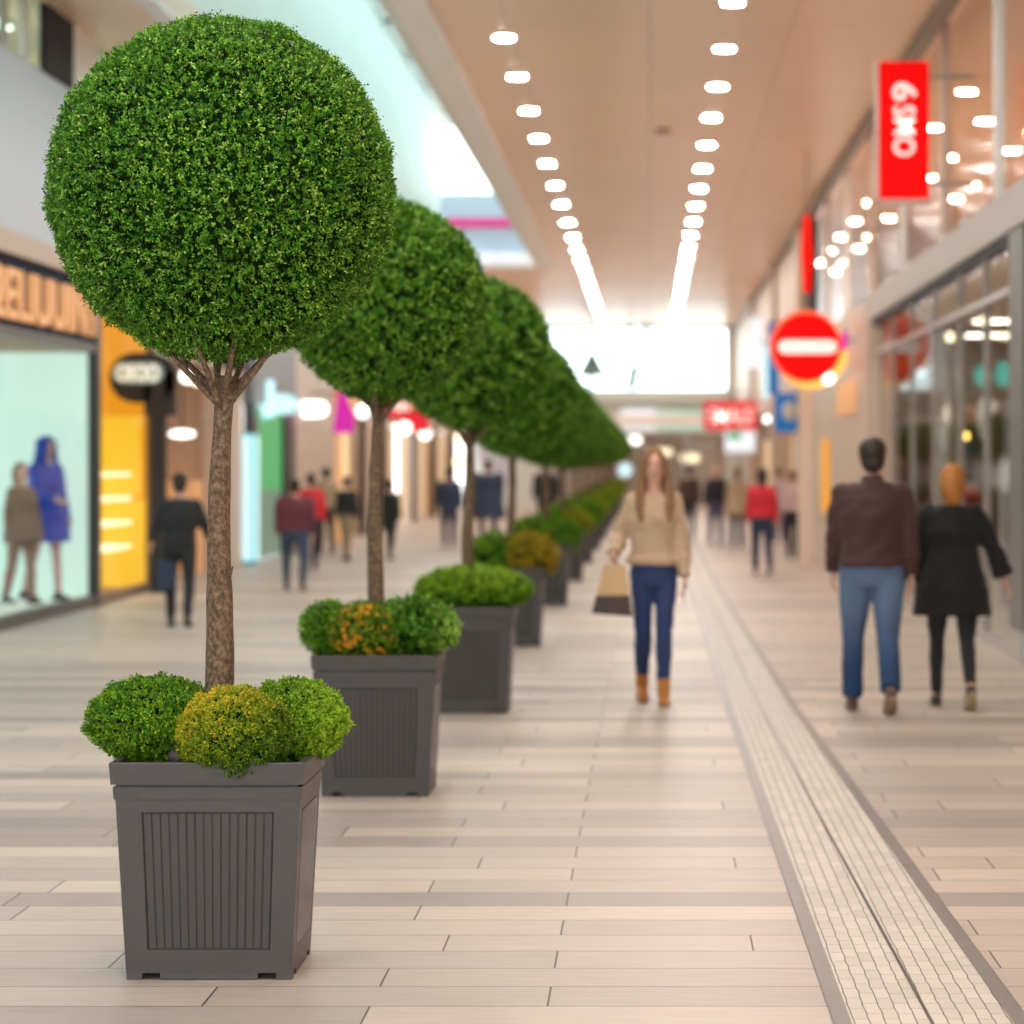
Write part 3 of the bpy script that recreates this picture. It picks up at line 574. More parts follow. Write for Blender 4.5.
struct('trim_23', MB().box(-3.9,2.7,YF-.3,YF,3.7,4.12), mat('pale_steel',(.55,.62,.6),.4))
struct('wall_bridge', MB().box(-3.9,XR,96,98,2.75,2.85).box(-3.9,XR,96,96.1,2.85,3.1), M['white'])
struct('ceiling_end', MB().box(-6.6,XR+1,YF+.3,YF+6,3.0,3.2), M['tan'])
for k,x in enumerate((-3.6,-2.4,-1.2,0,1.2,2.4)):
    struct('door_%d' % (k+1), MB().box(x,x+.1,YF+.05,YF+.15,0,2.6).box(x,x+1.2,YF+.05,YF+.15,2.1,2.2).box(x,x+1.2,YF+.05,YF+.15,0,.12), M['brown'] if k%2 else M['greymetal'])
solo(MB().box(-1.0,.2,YF-.06,YF-.01,2.7,3.45), 'grey_banner', M['coolwhite'], 'pale grey white panel under the far bright window', 'panel')
solo(MB().box(.25,2.0,YF-.06,YF-.01,2.7,3.4), 'green_banner', mat('mint_panel',(.40,.68,.58),.5,emit=(.4,.75,.65),es=.4), 'pale green panel under the far bright window', 'panel')
solo(MB().box(-3.8,-1.05,YF-.06,YF-.01,2.7,3.2), 'beige_banner', mat('stone_panel',(.48,.46,.42),.5), 'stone coloured panel under the far bright window, by the trees', 'panel')
struct('wall_end_lower', MB().box(-6.6,XR+1,YF+6,YF+6.2,0,3.2), mat('warm_lit_end', (.30,.22,.16), .6))
for i,(px,py,w,h,m,l) in enumerate(((612,441,.45,.28,'lamp','round cream light at the far left of the end entrance'),(630,440,.8,.28,'lamp','long white light over the end entrance'),(660,452,.9,.25,'warmhot','wide cream glow behind the woman in the tan sweater'),(690,458,.7,.3,'warmhot','cream glow at the far end left of the red sign'),(625,470,.5,.5,'tealbox','pale cyan light beyond the last tree'))):
    Y=106.6+.35*i; x=(px-VX)*Y/F; z=EYE+(VY-py)*Y/F
    t = thing('entrance_light', l, 'light', (x,Y,z), 'lights at the end entrance')
    MB().pill(x-w/2,x+w/2,Y,Y+.1,z-h/2,z+h/2).build('diffuser', M[m], t); MB().tube([(x,Y+.05,z+h/2-.03),(x,Y+.05,3.01)],[.015,.015],seg=8).build('rod', M['greymetal'], t)

# ---------------------------------------------------------------- floor inlay
def strip(name, fl, fr, m, z=.003, uv=False):
    ys = [YN, 0, 5, 8.8, 14, 20, 40, 70, 104]
    v=[]; f=[]; us=[]
    for y in ys: v += [(fl(y),y,z),(fr(y),y,z)]
    for i in range(len(ys)-1): f.append((2*i,2*i+1,2*i+3,2*i+2))
    me = bpy.data.meshes.new(name); me.from_pydata(v,[],f)
    if uv:
        u = me.uv_layers.new(name='UVMap')
        for l in me.loops: u.data[l.index].uv = (v[l.vertex_index][0], v[l.vertex_index][1])
    me.materials.append(m); o = link(name, me); o['kind']='structure'; return o
def ip(y, tab): return float(np.interp(y, [a for a,_ in tab], [b for _,b in tab]))
LO = lambda y: ip(y, [(0,.548),(8.8,.538),(20,.50),(104,.49)]); RO = lambda y: ip(y, [(0,1.2),(8.8,1.115),(20,.985),(40,.90),(104,.86)])
CE = lambda y: ip(y, [(0,.90),(8.8,.825),(20,.735),(40,.70),(104,.68)])
strip('floor_inlay_mosaic', lambda y: LO(y)+.05, lambda y: RO(y)-.05, M['mosaic'], .003, True)
strip('floor_inlay_border', LO, lambda y: LO(y)+.052, M['border'], .005)
strip('floor_inlay_border', lambda y: RO(y)-.052, RO, M['border'], .005)
strip('floor_inlay_groove', lambda y: CE(y)-.0055, lambda y: CE(y)+.0055, M['groove'], .005)
strip('floor_inlay_edge', lambda y: LO(y)-.003, LO, M['groove'], .004); strip('floor_inlay_edge', RO, lambda y: RO(y)+.003, M['groove'], .004)

# ---------------------------------------------------------------- downlights
def downlight(lens=M['lens']):
    t = thing('downlight','x','ceiling light',(0,0,ZC),'ceiling downlights')
    a = MB()
    a.tube([(0,0,-.012),(0,0,0)],[.13,.14],seg=28).build('trim_ring', M['white'], t, local=True)
    MB().disc((0,0,-.0135),.105,.001,'Z',28,.105).build('lens', lens, t, local=True)
    return t
protos = {'h': [downlight(), True], 'g': [downlight(M['gal']), True]}
def put_light(x,y,label,group,r=1.,k='h'):
    q = protos[k]; o = q[0] if q[1] else copy_tree(q[0]); q[1] = False
    o.location=(x,y,ZC); o['label']=label; o['group']=group; o.scale=(r,r,1)
Yd = [F*4.75/v for v in (423,384,350,322,297,275,256,238,223)]
while Yd[-1] < 101: Yd.append(Yd[-1]+3.62)
for i,y in enumerate(Yd): put_light(-1.64,y,'recessed ceiling light in the row beside the ceiling opening, %s from the front' % ordinal(i),'left row of ceiling downlights')
Yr = [F*4.75/v for v in (458,412,374,343)]
while Yr[-1] < 101: Yr.append(Yr[-1]+3.62)
for yy in range(9):
    for xx,y1 in ((-1.64,Yd[0]),(.855,Yr[0])): put_light(xx,y1-3.65*(yy+1),'recessed ceiling light nearer than the first ones the photo shows','ceiling downlights out of the photo')
for i,y in enumerate(Yr): put_light(.855,y,'recessed ceiling light in the middle ceiling row, %s from the front' % ordinal(i),'middle row of ceiling downlights')
for j,(x,y0) in enumerate(((4.07,38.6),(4.68,42.0),(5.55,37.6))):
    for i in range(9 if j<2 else 5):
        put_light(x,y0+i*4.2+(.8*j*(i%2)),'warm downlight behind the upper right glazing, %s row from the hall, %s from the front' % (ordinal(j),ordinal(i)),'downlights behind the upper right glass',1.1,'g')
put_light(4.55,F*4.75/412,'small downlight behind the upper right glazing, highest but one','downlights behind the upper right glass',.4,'g')
put_light(4.9,F*4.75/438,'tiny downlight behind the upper right glazing, nearest of all','downlights behind the upper right glass',.3,'g')
x=(663-VX)*F*4.7/327/F; y=F*4.7/327
solo(MB().disc((.19,y,ZC-.05),.11,.05), 'smoke_detector', mat('brown_grey_plastic',(.35,.26,.2),.5), 'small brown grey smoke detector on the ceiling between the rows', 'smoke detector')

def soffit(x0,x1,y0,y1,z,label,group,s=1):  # invented glow panel, used to brighten dim interiors
    t = thing('added_fill_light', label, 'ceiling light', ((x0+x1)/2,(y0+y1)/2,z), group)
    MB().box(x0,x1,y0,y1,z-.03,z).build('trim_frame', M['white'], t); MB().box(x0+.05,x1-.05,y0+.05,y1-.05,z-.045,z-.03).build('diffuser', soff, t)
soff = emit('fill_diffuser', (1,.90,.75), 9)
for k,y in enumerate((21,25.5,30,34.5,39,43.5)): soffit(4.2,5.8,y,y+.5,3.5,'added flat fill light inside the glass shop, %s from the front' % ordinal(k),'added fill lights in the glass shop')  # added to lift the dark shop interior
for k,y in enumerate((39.5,42.5)): soffit(-7.5,-6.8,y,y+.4,3.5,'added flat fill light in the tan recess, %s' % ('nearer','further')[k]+' of two','added fill lights in the tan recess')  # added fill, lightens the recess
for k,y in enumerate((27,31.5,36,41)): soffit(-7.6,-6.9,y,y+1.2,6.38,'added flat fill light on the upper left gallery ceiling, %s from the front' % ordinal(k),'added fill lights of the upper left gallery')  # added so the gallery columns and wall come out brighter
# ---------------------------------------------------------------- foliage
def bumps(d, seed, k=5., amp=.05):
    return 1 + amp*noise.noise(Vector((d[0]*k+seed, d[1]*k, d[2]*k))) + amp*.5*noise.noise(Vector((d[0]*k*2.7, d[1]*k*2.7+seed, d[2]*k*2.7)))
def foliage_mesh(name, rad, nclus, per, L, m, seed=1, amp=.04, k=5., flat=None, tone_fn=None, stray=.02):
    """a shell of small paired leaves on short sprigs covering an ellipsoid; centre at origin"""
    g = np.random.default_rng(seed)
    d = g.normal(size=(nclus,3)); d /= np.linalg.norm(d,axis=1)[:,None]
    bf = np.array([bumps(x, seed, k, amp) for x in d])
    depth = 1 - np.abs(g.normal(size=nclus))*.022 + (g.random(nclus) < stray)*g.random(nclus)*.03
    rad = np.array(rad); base = d*rad*(bf*depth)[:,None]
    nrm = d/rad; nrm /= np.linalg.norm(nrm,axis=1)[:,None]
    ax = nrm + g.normal(size=(nclus,3))*.45; ax[:,2] += .15; ax /= np.linalg.norm(ax,axis=1)[:,None]
    cl = np.repeat(np.arange(nclus), per); n = len(cl); j = np.tile(np.arange(per), nclus)
    pos = base[cl] + ax[cl]*((j/per-.5)*L*2.2)[:,None] + g.normal(size=(n,3))*L*.22
    ld = ax[cl]*.6 + g.normal(size=(n,3))*.75; ld /= np.linalg.norm(ld,axis=1)[:,None]
    up = nrm[cl] + g.normal(size=(n,3))*.5; sd = np.cross(ld, up); sd /= np.linalg.norm(sd,axis=1)[:,None]+1e-9
    up2 = np.cross(sd, ld); ll = L*(.7+.6*g.random(n))[:,None]; w = ll*.30
    v = np.stack([pos, pos+ld*ll*.5+sd*w+up2*w*.35, pos+ld*ll, pos+ld*ll*.5-sd*w+up2*w*.35], axis=1).reshape(-1,3)
    tone = np.clip(.44+.27*g.normal(size=nclus)[cl] + .14*g.normal(size=n) + .18*((j+1)/per-.5), 0, 1)
    if tone_fn is not None: tone = np.clip(tone + tone_fn(pos), 0, 1)
    me = bpy.data.meshes.new(name); me.vertices.add(n*4); me.vertices.foreach_set('co', v.ravel())
    me.loops.add(n*4); me.loops.foreach_set('vertex_index', np.arange(n*4)); me.polygons.add(n)
    me.polygons.foreach_set('loop_start', np.arange(n)*4); me.update(calc_edges=True)
    at = me.attributes.new('tone','FLOAT','POINT'); at.data.foreach_set('value', np.repeat(tone,4).astype(np.float32))
    me.materials.append(m); me.validate(); return me
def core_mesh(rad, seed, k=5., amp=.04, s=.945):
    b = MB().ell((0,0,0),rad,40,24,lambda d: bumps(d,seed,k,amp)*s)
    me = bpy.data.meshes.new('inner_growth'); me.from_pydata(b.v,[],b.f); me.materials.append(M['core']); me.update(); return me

fol_big = foliage_mesh('crown', (.563,.563,.562), 27000, 7, .0098, M['leaf'], 3, .028, 5.)
core_big = core_mesh((.563,.563,.562), 3, 5., .028, .935)
fol_2 = foliage_mesh('crown', (.50,.50,.50), 9000, 6, .019, M['leaf'], 7, .03, 4.5); core_2 = core_mesh((.50,.50,.50), 7, 4.5, .03)
fol_3 = foliage_mesh('crown', (.52,.52,.50), 4500, 6, .028, M['leaf'], 11, .03, 4.); core_3 = core_mesh((.52,.52,.50), 11, 4., .03)

def trunk(t, base, top, r0, r1, seg=20, n=14, mid=None, nb=7, crown_c=None, crown_r=.5, seed=0):
    g = random.Random(seed); pts=[]; rr=[]
    for i in range(n+1):
        s=i/n; p = Vector(base).lerp(Vector(top), s) + Vector((math.sin(s*7+seed)*.006, math.cos(s*5+seed)*.008, 0))
        pts.append(p); rr.append(r1+(r0-r1)*(1-s)**1.3 + .003*g.uniform(-1,1) + (.006 if i==0 else 0) + (.006 if s>.93 else 0))
    MB().tube(pts, rr, seg=seg).build('trunk', M['bark'], t, smooth=True)
    for k in range(nb):
        a = 2*math.pi*k/nb+.35+g.uniform(-.15,.15); c = Vector(crown_c); d = Vector((math.cos(a)*.40, math.sin(a)*.40, 0))
        end = Vector((c.x+d.x*crown_r, c.y+d.y*crown_r, c.z-crown_r*.82)); s0 = Vector(top)+Vector((d.x*.02,d.y*.02,-.07-.03*(k%3)))
        md = s0.lerp(end,.5)+Vector((0,0,-.012+g.uniform(-.01,.02)))
        MB().round_tube([s0,md,end,end+Vector((d.x*.02,d.y*.02,.12))],[r1*.50,r1*.34,r1*.26,r1*.2],seg=8).build('branch', M['bark'], t, smooth=True)
        if k%2==0:
            e2 = md+Vector((d.x*.10+g.uniform(-.03,.03),d.y*.10,.10)); MB().round_tube([md,e2],[r1*.3,r1*.2],seg=6).build('branch', M['twig'], t, smooth=True)

# trees: crown centre in pixels, crown radius, trunk base pixel, depth
SP = 'topiary trees in planters along the hall'
def px(p, q, Y): return Vector(((p-VX)*Y/F, Y, EYE+(VY-q)*Y/F))
trees = [ (9.83, (222,190), .568, (216,), (224,376), .057,.029),
          (14.99,(386,301), .492, (375,), (377,396), .048,.030),
          (19.8, (472,353), .51, (468,), (469,428), .045,.030),
          (26.8, (517,396), .545, (511,), (512,446), .045,.030),
          (34.3, (548,418), .55, (546,), (546,455), .045,.030)]
y=41.0; i=5
while y < 99: trees.append((y, (VX-1.17*F/y, VY-.44*F/y), .55, (VX-1.19*F/y,), (VX-1.19*F/y, VY), .045,.030)); y += 7.2
lab = ['large clipped ball topiary tree in the nearest grey planter','second ball topiary tree, slightly blurred, behind the nearest one','third ball topiary tree rising from the plain hedge planter']
for i,(Y,cc,r,bx,tp,r0,r1) in enumerate(trees):
    c = px(*cc,Y); b = px(bx[0], VY, Y); b.z = .66; top = px(*tp, Y)
    if i > 4: top.z = c.z-r*.9
    t = thing('topiary_tree', lab[i] if i<3 else '%s ball topiary tree counted from the front of the row' % ordinal(i), 'tree', b, SP)
    trunk(t, b, top, r0, r1, n=14, crown_c=c, crown_r=r, nb=8 if i==0 else 6, seed=i, seg=20 if i==0 else 12)
    f, k, base = (fol_big, core_big, .568) if i==0 else (fol_2, core_2, .50) if i==1 else (fol_3, core_3, .52)
    o = link('crown', f, t); o.location = c-b; o.rotation_euler=(0,0,i*1.3); s=r/base; o.scale=(s,s,s)
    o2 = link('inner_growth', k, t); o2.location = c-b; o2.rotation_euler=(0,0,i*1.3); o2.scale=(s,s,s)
    if i==0:
        MB().round_tube([b+Vector((.03,-.03,.6)),b+Vector((.055,-.04,.62)),b+Vector((.06,-.045,.64))],[.005,.004,.003],seg=6).build('twig', M['twig'], t)

# planter prototype, local, front at -y; origin at floor centre
def make_planter(detail=True):
    t = thing('square_planter','x','planter',(0,0,0),'square grey planters along the hall')
    hb, ht, zt = .262, .292, .578
    def half(z): return hb+(ht-hb)*(z/zt)
    body = MB(); zb=.022; pz0,pz1=.095,.535
    for q in range(4):
        rot = Matrix.Rotation(q*math.pi/2,3,'Z')
        def P(x,z,dep=0): h=half(z); return rot @ Vector((x, -(h-dep), z))
        if detail:
            a = [P(-half(zb),zb),P(half(zb),zb),P(half(zt),zt),P(-half(zt),zt)]
            w0, w1 = .195, .21
            inn = [P(-w0,pz0),P(w0,pz0),P(w1,pz1),P(-w1,pz1)]; rec = [P(-w0+.004,pz0+.004,.010),P(w0-.004,pz0+.004,.010),P(w1-.004,pz1-.004,.010),P(-w1+.004,pz1-.004,.010)]
            body.add(a+inn+rec, [(0,1,5,4),(1,2,6,5),(2,3,7,6),(3,0,4,7),(4,5,9,8),(5,6,10,9),(6,7,11,10),(7,4,8,11),(8,9,10,11)])
        else:
            body.add([P(-half(zb),zb),P(half(zb),zb),P(half(zt),zt),P(-half(zt),zt)],[(0,1,2,3)])
    body.add([(a*half(zb),b*half(zb),zb) for a,b in ((-1,-1),(1,-1),(1,1),(-1,1))],[(3,2,1,0)])
    body.build('body', M['planter'], t, local=True, fix=False)
    if detail:
        for q in range(4):
            rot = Matrix.Rotation(q*math.pi/2,3,'Z'); m = MB(); ns=15; prof=[]
            for k in range(ns):
                u0=k/ns; u1=(k+1)/ns; e=(u1-u0)
                gp = .03 if q%2==0 else .13
                prof += [(u0+gp*e,0),(u0+(gp+.07)*e,1),(u0+(.93-gp)*e,1),(u0+(1-gp)*e,0)]
            vs=[]
            for z in (pz0+.004,pz1-.004):
                w = .191 + .015*(z-pz0)/(pz1-pz0)
                for u,d in prof: vs.append(rot @ Vector(((u*2-1)*w, -(half(z)-.0098+d*(.0034 if q%2==0 else .011)), z)))
            n=len(prof); m.add(vs,[(k,k+1,n+k+1,n+k) for k in range(n-1)]).build('ribbed_panel', M['planter_rib'], t, local=True, fix=False)
    MB().frust(.2975,.574,.300,.617).build('collar', M['planter'], t, local=True, bevel=.003)
    rim = MB()
    h0,h1,hi=.305,.312,.285; z0,z1=.624,.694
    prof=[(h0,z0),(h1-.002,z1-.004),(h1-.004,z1),(hi,z1),(hi,.60)]
    vs=[(a*h,b*h,z) for h,z in prof for a,b in ((-1,-1),(1,-1),(1,1),(-1,1))]
    fs=[(4*i+k,4*i+(k+1)%4,4*i+4+(k+1)%4,4*i+4+k) for i in range(len(prof)-1) for k in range(4)]; rim.add(vs,fs)
    rim.add([(a*h,b*h,z0) for h in (h0,.27) for a,b in ((-1,-1),(1,-1),(1,1),(-1,1))],[(k,4+k,4+(k+1)%4,(k+1)%4) for k in range(4)])
    rim.build('rim', M['planter'], t, local=True, fix=False)
    MB().box(-.285,.285,-.285,.285,.63,.655).build('soil', M['soil'], t, local=True)
    h=hb+.0005
    for a in (-1,1):
        for b in (-1,1): MB().box(min(a*h,a*(h-.05)),max(a*h,a*(h-.05)),min(b*h,b*(h-.05)),max(b*h,b*(h-.05)),0,.024).build('foot', M['planter'], t, local=True, bevel=.002)
    MB().box(-.155,.155,-h,h,.003,.024).box(-h,h,-.155,.155,.003,.0235).build('base_skirt', M['planter'], t, local=True)
    return t
planters = [(209,980),(373,797)]
ppos = [((209-VX)*.003173, 9.52+.262), ((375-VX)*4.90e-3, 14.69+.262), (-1.19,19.75), (-1.24,26.76), (-1.21,34.26)]
y=41.0
while y < 99: ppos.append((-1.19,y)); y += 7.2
pp = make_planter(); plab=['nearest dark grey square planter with ribbed panels','second dark grey square planter, holding yellow flowers','third grey planter with one long clipped hedge']
for i,(x,y) in enumerate(ppos):
    o = pp if i==0 else copy_tree(pp); o.location=(x,y,0); o['label']= plab[i] if i<3 else 'grey square planter, %s from the front of the row' % ordinal(i)

# low shrubs in the planters
def shrub(c, rad, kind, nclus, per, L, label, seed, tone=None, amp=.16):
    t = thing('low_shrub', label, 'shrub', (c[0],c[1],c[2]-rad[2]), 'low shrubs at the foot of the trees')
    m = {'g':'leafb','y':'leafy','o':'leafo','d':'leaf'}[kind]
    f = foliage_mesh('foliage', rad, nclus, per, L, M[m], seed, amp, 4., tone_fn=tone, stray=.16); o = link('foliage', f, t); o.location=(0,0,rad[2])
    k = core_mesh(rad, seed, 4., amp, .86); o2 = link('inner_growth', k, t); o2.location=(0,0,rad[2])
    return t
shrub((-1.625,9.80,.80),(.205,.20,.135),'g',8200,7,.0085,'bright green shrub on the left of the nearest planter',21)
shrub((-1.17,9.84,.795),(.17,.20,.13),'g',7000,7,.0085,'green shrub with yellowing edge on the right of the nearest planter',22, tone=lambda p: .5*np.clip(p[:,0]/.19,0,1)+.1)
shrub((-1.325,9.585,.775),(.175,.17,.145),'y',7600,7,.0085,'yellow green shrub in the middle front of the nearest planter',23, tone=lambda p: .35*np.clip((p[:,2]-.02)/.12,-1,1)-.25*np.clip(p[:,0]/.15,-1,1)-.12)
t = shrub((-1.60,14.93,.81),(.13,.17,.13),'g',900,6,.018,'green shrub at the left of the second planter',24)
shrub((-1.19,14.93,.815),(.225,.21,.145),'d',1700,6,.018,'large dark green shrub at the right of the second planter',25, tone=lambda p: .6*np.clip(p[:,0]/.2-.5,0,1))
t = shrub((-1.41,14.80,.80),(.165,.15,.14),'y',1100,6,.017,'shrub covered in orange yellow flowers in the second planter',26, tone=lambda p: p[:,0]*0-.25)
g = random.Random(5); fm = MB()
for k in range(75):
    th=g.uniform(-2.7,-.2); ph=g.uniform(-.75,1.2); d=Vector((math.cos(th)*math.cos(ph)-.25,math.sin(th)*math.cos(ph),math.sin(ph)))
    d.normalize(); p = Vector((-1.41+d.x*.165,14.80+d.y*.15,.80+d.z*.14))
    u = d.orthogonal().normalized(); w = d.cross(u); c0 = len(fm.v)
    for q in range(5):
        a=q*2*math.pi/5; e=u*math.cos(a)+w*math.sin(a); s=u*math.cos(a+1.2)+w*math.sin(a+1.2)
        fm.add([p, p+e*.010+s*.004+d*.006, p+e*.017+d*.004, p+e*.010-s*.004+d*.006],[(0,1,2,3)])
fo = fm.build('flowers', M['petal'], t, fix=False); fo['kind']='stuff'
shrub((-1.165,19.75,.80),(.37,.24,.135),'g',2300,6,.024,'long clipped green hedge filling the third planter',27,amp=.04, tone=lambda p: .25*np.clip(p[:,2]/.1,-1,1)+.1)
gm=[foliage_mesh('foliage',(.2,.2,.15),700,6,.028,M['leafb'],31,.06,4.), foliage_mesh('foliage',(.2,.2,.15),700,6,.028,M['leafo'],32,.06,4.), foliage_mesh('foliage',(.2,.2,.15),700,6,.028,M['leafy'],33,.06,4.)]
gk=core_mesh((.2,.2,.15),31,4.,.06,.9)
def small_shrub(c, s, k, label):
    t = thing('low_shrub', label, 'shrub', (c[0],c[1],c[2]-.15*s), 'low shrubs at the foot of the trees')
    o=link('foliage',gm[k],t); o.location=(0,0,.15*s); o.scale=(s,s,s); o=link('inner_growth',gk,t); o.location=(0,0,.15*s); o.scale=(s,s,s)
for i,(x,y) in enumerate(ppos):
    if i<3: continue
    sc = 1.25 if i<6 else 1.35
    small_shrub((x-.14,y,.80),sc,0,'green shrub on the left of planter number %s from the front' % ['','','','four','five','six','seven','eight','nine','ten','eleven','twelve','thirteen','fourteen'][i])
    small_shrub((x+.16,y-.05,.79),sc,1 if i==3 else (2 if i%2 else 0),'%s shrub on the right of planter number %s from the front' % ('golden' if i==3 else 'yellow green' if i%2 else 'fresh green', ['','','','four','five','six','seven','eight','nine','ten','eleven','twelve','thirteen','fourteen'][i]))
solo(MB().ell((-1.50,9.60,.70),(.045,.04,.03),14,8,lambda d:1+.15*noise.noise(d*2)), 'garden_stone', M['stone'], 'dark smooth stone at the front edge of the nearest planter', 'stone', smooth=True)

# ---------------------------------------------------------------- people
cloth_cache = {}
def cloth(col, rough=.8, fine=140, amt=.15, sheen=.3):
    k=(col,rough)
    if k not in cloth_cache: cloth_cache[k]=mat('fabric_%d' % len(cloth_cache), col, rough, noise_amt=amt, nscale=fine, bump=.15, sheen=sheen*.3)
    return cloth_cache[k]
def jeans(col, worn):
    m = mat('denim_%d' % len(cloth_cache), col, .8, noise_amt=.2, nscale=120); nt=m.node_tree; b=nt.nodes['Principled BSDF']; N=nt.nodes.new; L=nt.links.new
    tc=N('ShaderNodeTexCoord'); sx=N('ShaderNodeSeparateXYZ'); L(tc.outputs['Object'],sx.inputs[0])
    r=N('ShaderNodeValToRGB'); e=r.color_ramp.elements; e[0].position=.30; e[0].color=(*col,1); e[1].position=.72; e[1].color=(*worn,1); x=e.new(.86); x.color=(*worn,1); x=e.new(.98); x.color=(*[c*.8 for c in worn],1)
    L(sx.outputs['Z'],r.inputs['Fac']); L(r.outputs['Color'],b.inputs['Base Color']); cloth_cache[('j',col)]=m; return m

def person(name, label, cat, loc, rot, H, o, vox=.012, fine=False, group=None):
    """loc on floor; rot about z (0 faces the camera); o: outfit and pose options"""
    S = H/1.75; f = o.get('female', False); t = thing(name, label, cat, loc, group, rot)
    bw = o.get('wide', 1.)
    hipx = .092*bw; shx = (.150 if f else .172)*bw
    def leg(sd, a, k, out=.0):
        h = Vector((sd*hipx, 0, .90)); a=R(a); k=R(k)
        d1 = Vector((sd*out, -math.sin(a), -math.cos(a))).normalized(); kn = h+d1*.43
        d2 = Vector((sd*out*.3, -math.sin(a-k), -math.cos(a-k))).normalized(); an = kn+d2*.41
        return h,kn,an
    legs = [leg(1,*o.get('legL',(8,4))), leg(-1,*o.get('legR',(-10,8)))]
    fp = [R(o.get('footL',0)), R(o.get('footR',0))]
    sole = lambda l,p: l[2].z-.085*math.cos(p)-.17*math.sin(max(p,0))
    low = min([sole(l,p) for l,p in zip(legs,fp) if p<=R(10)])
    for i in (0,1):                                             # bend the knee of the lifted leg until its toes touch the floor
        if fp[i] > R(10):
            q = list(o.get('legL' if i==0 else 'legR'))
            for _ in range(60):
                if sole(legs[i],fp[i]) >= low: break
                q[1] += 1.5; legs[i] = leg(1 if i==0 else -1,*q)
    dz = -low
    up = lambda v: (v+Vector((0,0,dz)))*S
    legs = [[up(p) for p in l] for l in legs]
    def arm(sd, p, ab, el, ab2):
        s0 = Vector((sd*shx,0,1.405)); p=R(p); ab=R(ab); el=R(el); ab2=R(ab2)
        d1 = Vector((sd*math.sin(ab), -math.sin(p)*math.cos(ab), -math.cos(p)*math.cos(ab))); e=s0+d1*.29
        q=p+el; d2=Vector((sd*math.sin(ab2), -math.sin(q)*math.cos(ab2), -math.cos(q)*math.cos(ab2))); w=e+d2*.25
        return s0,e,w,d2
    arms=[arm(1,*o.get('armL',(5,10,12,4))), arm(-1,*o.get('armR',(-5,10,12,4)))]
    A=[[up(a[0]),up(a[1]),up(a[2]),a[3]] for a in arms]
    # ---- body: one continuous surface
    b = MB()
    tor = [(.84,.125,.095),(.90,.160,.115),(.97,.162,.112),(1.06,.135,.095),(1.15,.140,.098),(1.26,.165,.115),(1.35,.165,.105),(1.42,.145,.082),(1.46,.075,.062)] if f else \
          [(.84,.125,.095),(.90,.155,.110),(.97,.158,.110),(1.06,.150,.105),(1.15,.162,.112),(1.26,.185,.122),(1.36,.190,.112),(1.43,.160,.085),(1.47,.080,.065)]
    T = lambda z,y=0: Vector((0,y,z+dz))*S
    HS = 1.1                                                    # width of the head
    b.tube([T(z) for z,_,_ in tor],[(x*bw*S*.94,y*bw*S*.94) for _,x,y in tor],(1,0,0),20)
    b.round_tube([T(1.42,.01),T(1.50,.0),T(1.56,-.01)],[.062*S,.053*S,.053*S],(1,0,0),14)
    tilt = o.get('tilt',0)
    hd = [(-.006,.022,.026,-.052),(.012,.040,.044,-.040),(.04,.054,.066,-.024),(.075,.063,.082,-.010),(.11,.070,.091,0),(.15,.075,.096,.004),(.185,.069,.088,.006),(.21,.052,.066,.006),(.226,.026,.034,.006),(.231,.008,.01,.006)]
    b.tube([T(1.522+z,y) for z,_,_,y in hd],[(x*S*HS,y*S) for _,x,y,_ in hd],(1,0,0),20)
    hz=1.522
    b.round_tube([T(hz+.128,-.088),T(hz+.095,-.106),T(hz+.086,-.108)],[.008*S,.012*S,.013*S],(1,0,0),8)
    b.round_tube([T(hz+.084,-.094)+Vector((-.014*S,0,0)),T(hz+.084,-.094)+Vector((.014*S,0,0))],[.009*S,.009*S],(0,1,0),8)
    b.round_tube([T(hz+.048,-.078)+Vector((-.02*S,.004,0)),T(hz+.048,-.084),T(hz+.048,-.078)+Vector((.02*S,.004,0))],[.007*S]*3,(0,1,0),8)
    b.round_tube([T(hz+.138,-.080)+Vector((-.045*S,.012,0)),T(hz+.14,-.088),T(hz+.138,-.080)+Vector((.045*S,.012,0))],[.009*S]*3,(0,1,0),8)
    for sd in (1,-1):
        b.ell(tuple(T(hz+.105,.008)+Vector((sd*.074*S*HS,0,0))),(.010*S,.019*S,.031*S),12,8)
    for h,k,a in legs:
        b.round_tube([h,h.lerp(k,.5),k,k.lerp(a,.35),a],[.078*S*bw,.068*S*bw,.050*S,.050*S,.036*S],(1,0,0),14)
    for i,(s0,e,w,d) in enumerate(A):
        sd = 1 if i==0 else -1
        b.round_tube([s0,s0.lerp(e,.5),e,e.lerp(w,.4),w],[.050*S*bw,.043*S*bw,.036*S,.036*S,.025*S],(1,0,0),12)
        nrm = Vector((-sd,0,0)); nrm=(nrm-d*nrm.dot(d)).normalized(); fr=(Vector((0,-1,0))-d*Vector((0,-1,0)).dot(d)); fr=(fr-nrm*fr.dot(nrm)).normalized()
        b.round_tube([w,w+d*.045*S,w+d*.088*S],[(.026*S,.017*S),(.040*S,.015*S),(.038*S,.012*S)],tuple(fr),12)
        curl = R(o.get('curl',24))
        for q,(of,ln) in enumerate(((.030,.070),(.010,.078),(-.010,.073),(-.029,.058))):
            p=w+d*.088*S+fr*of*S; dd=d; pts=[p]
            for sgm in (.45,.32,.25):
                dd=(dd*math.cos(curl)+nrm*math.sin(curl)).normalized(); nn=nrm; p=p+dd*ln*sgm*S; pts.append(p)
            b.round_tube(pts,[.0088*S,.0085*S,.008*S,.007*S],tuple(fr),8)
        p=w+d*.022*S+fr*.032*S; q1=p+(d*.6+fr*.7+nrm*.25).normalized()*.035*S; q2=q1+(d*.9+fr*.2+nrm*.35).normalized()*.032*S
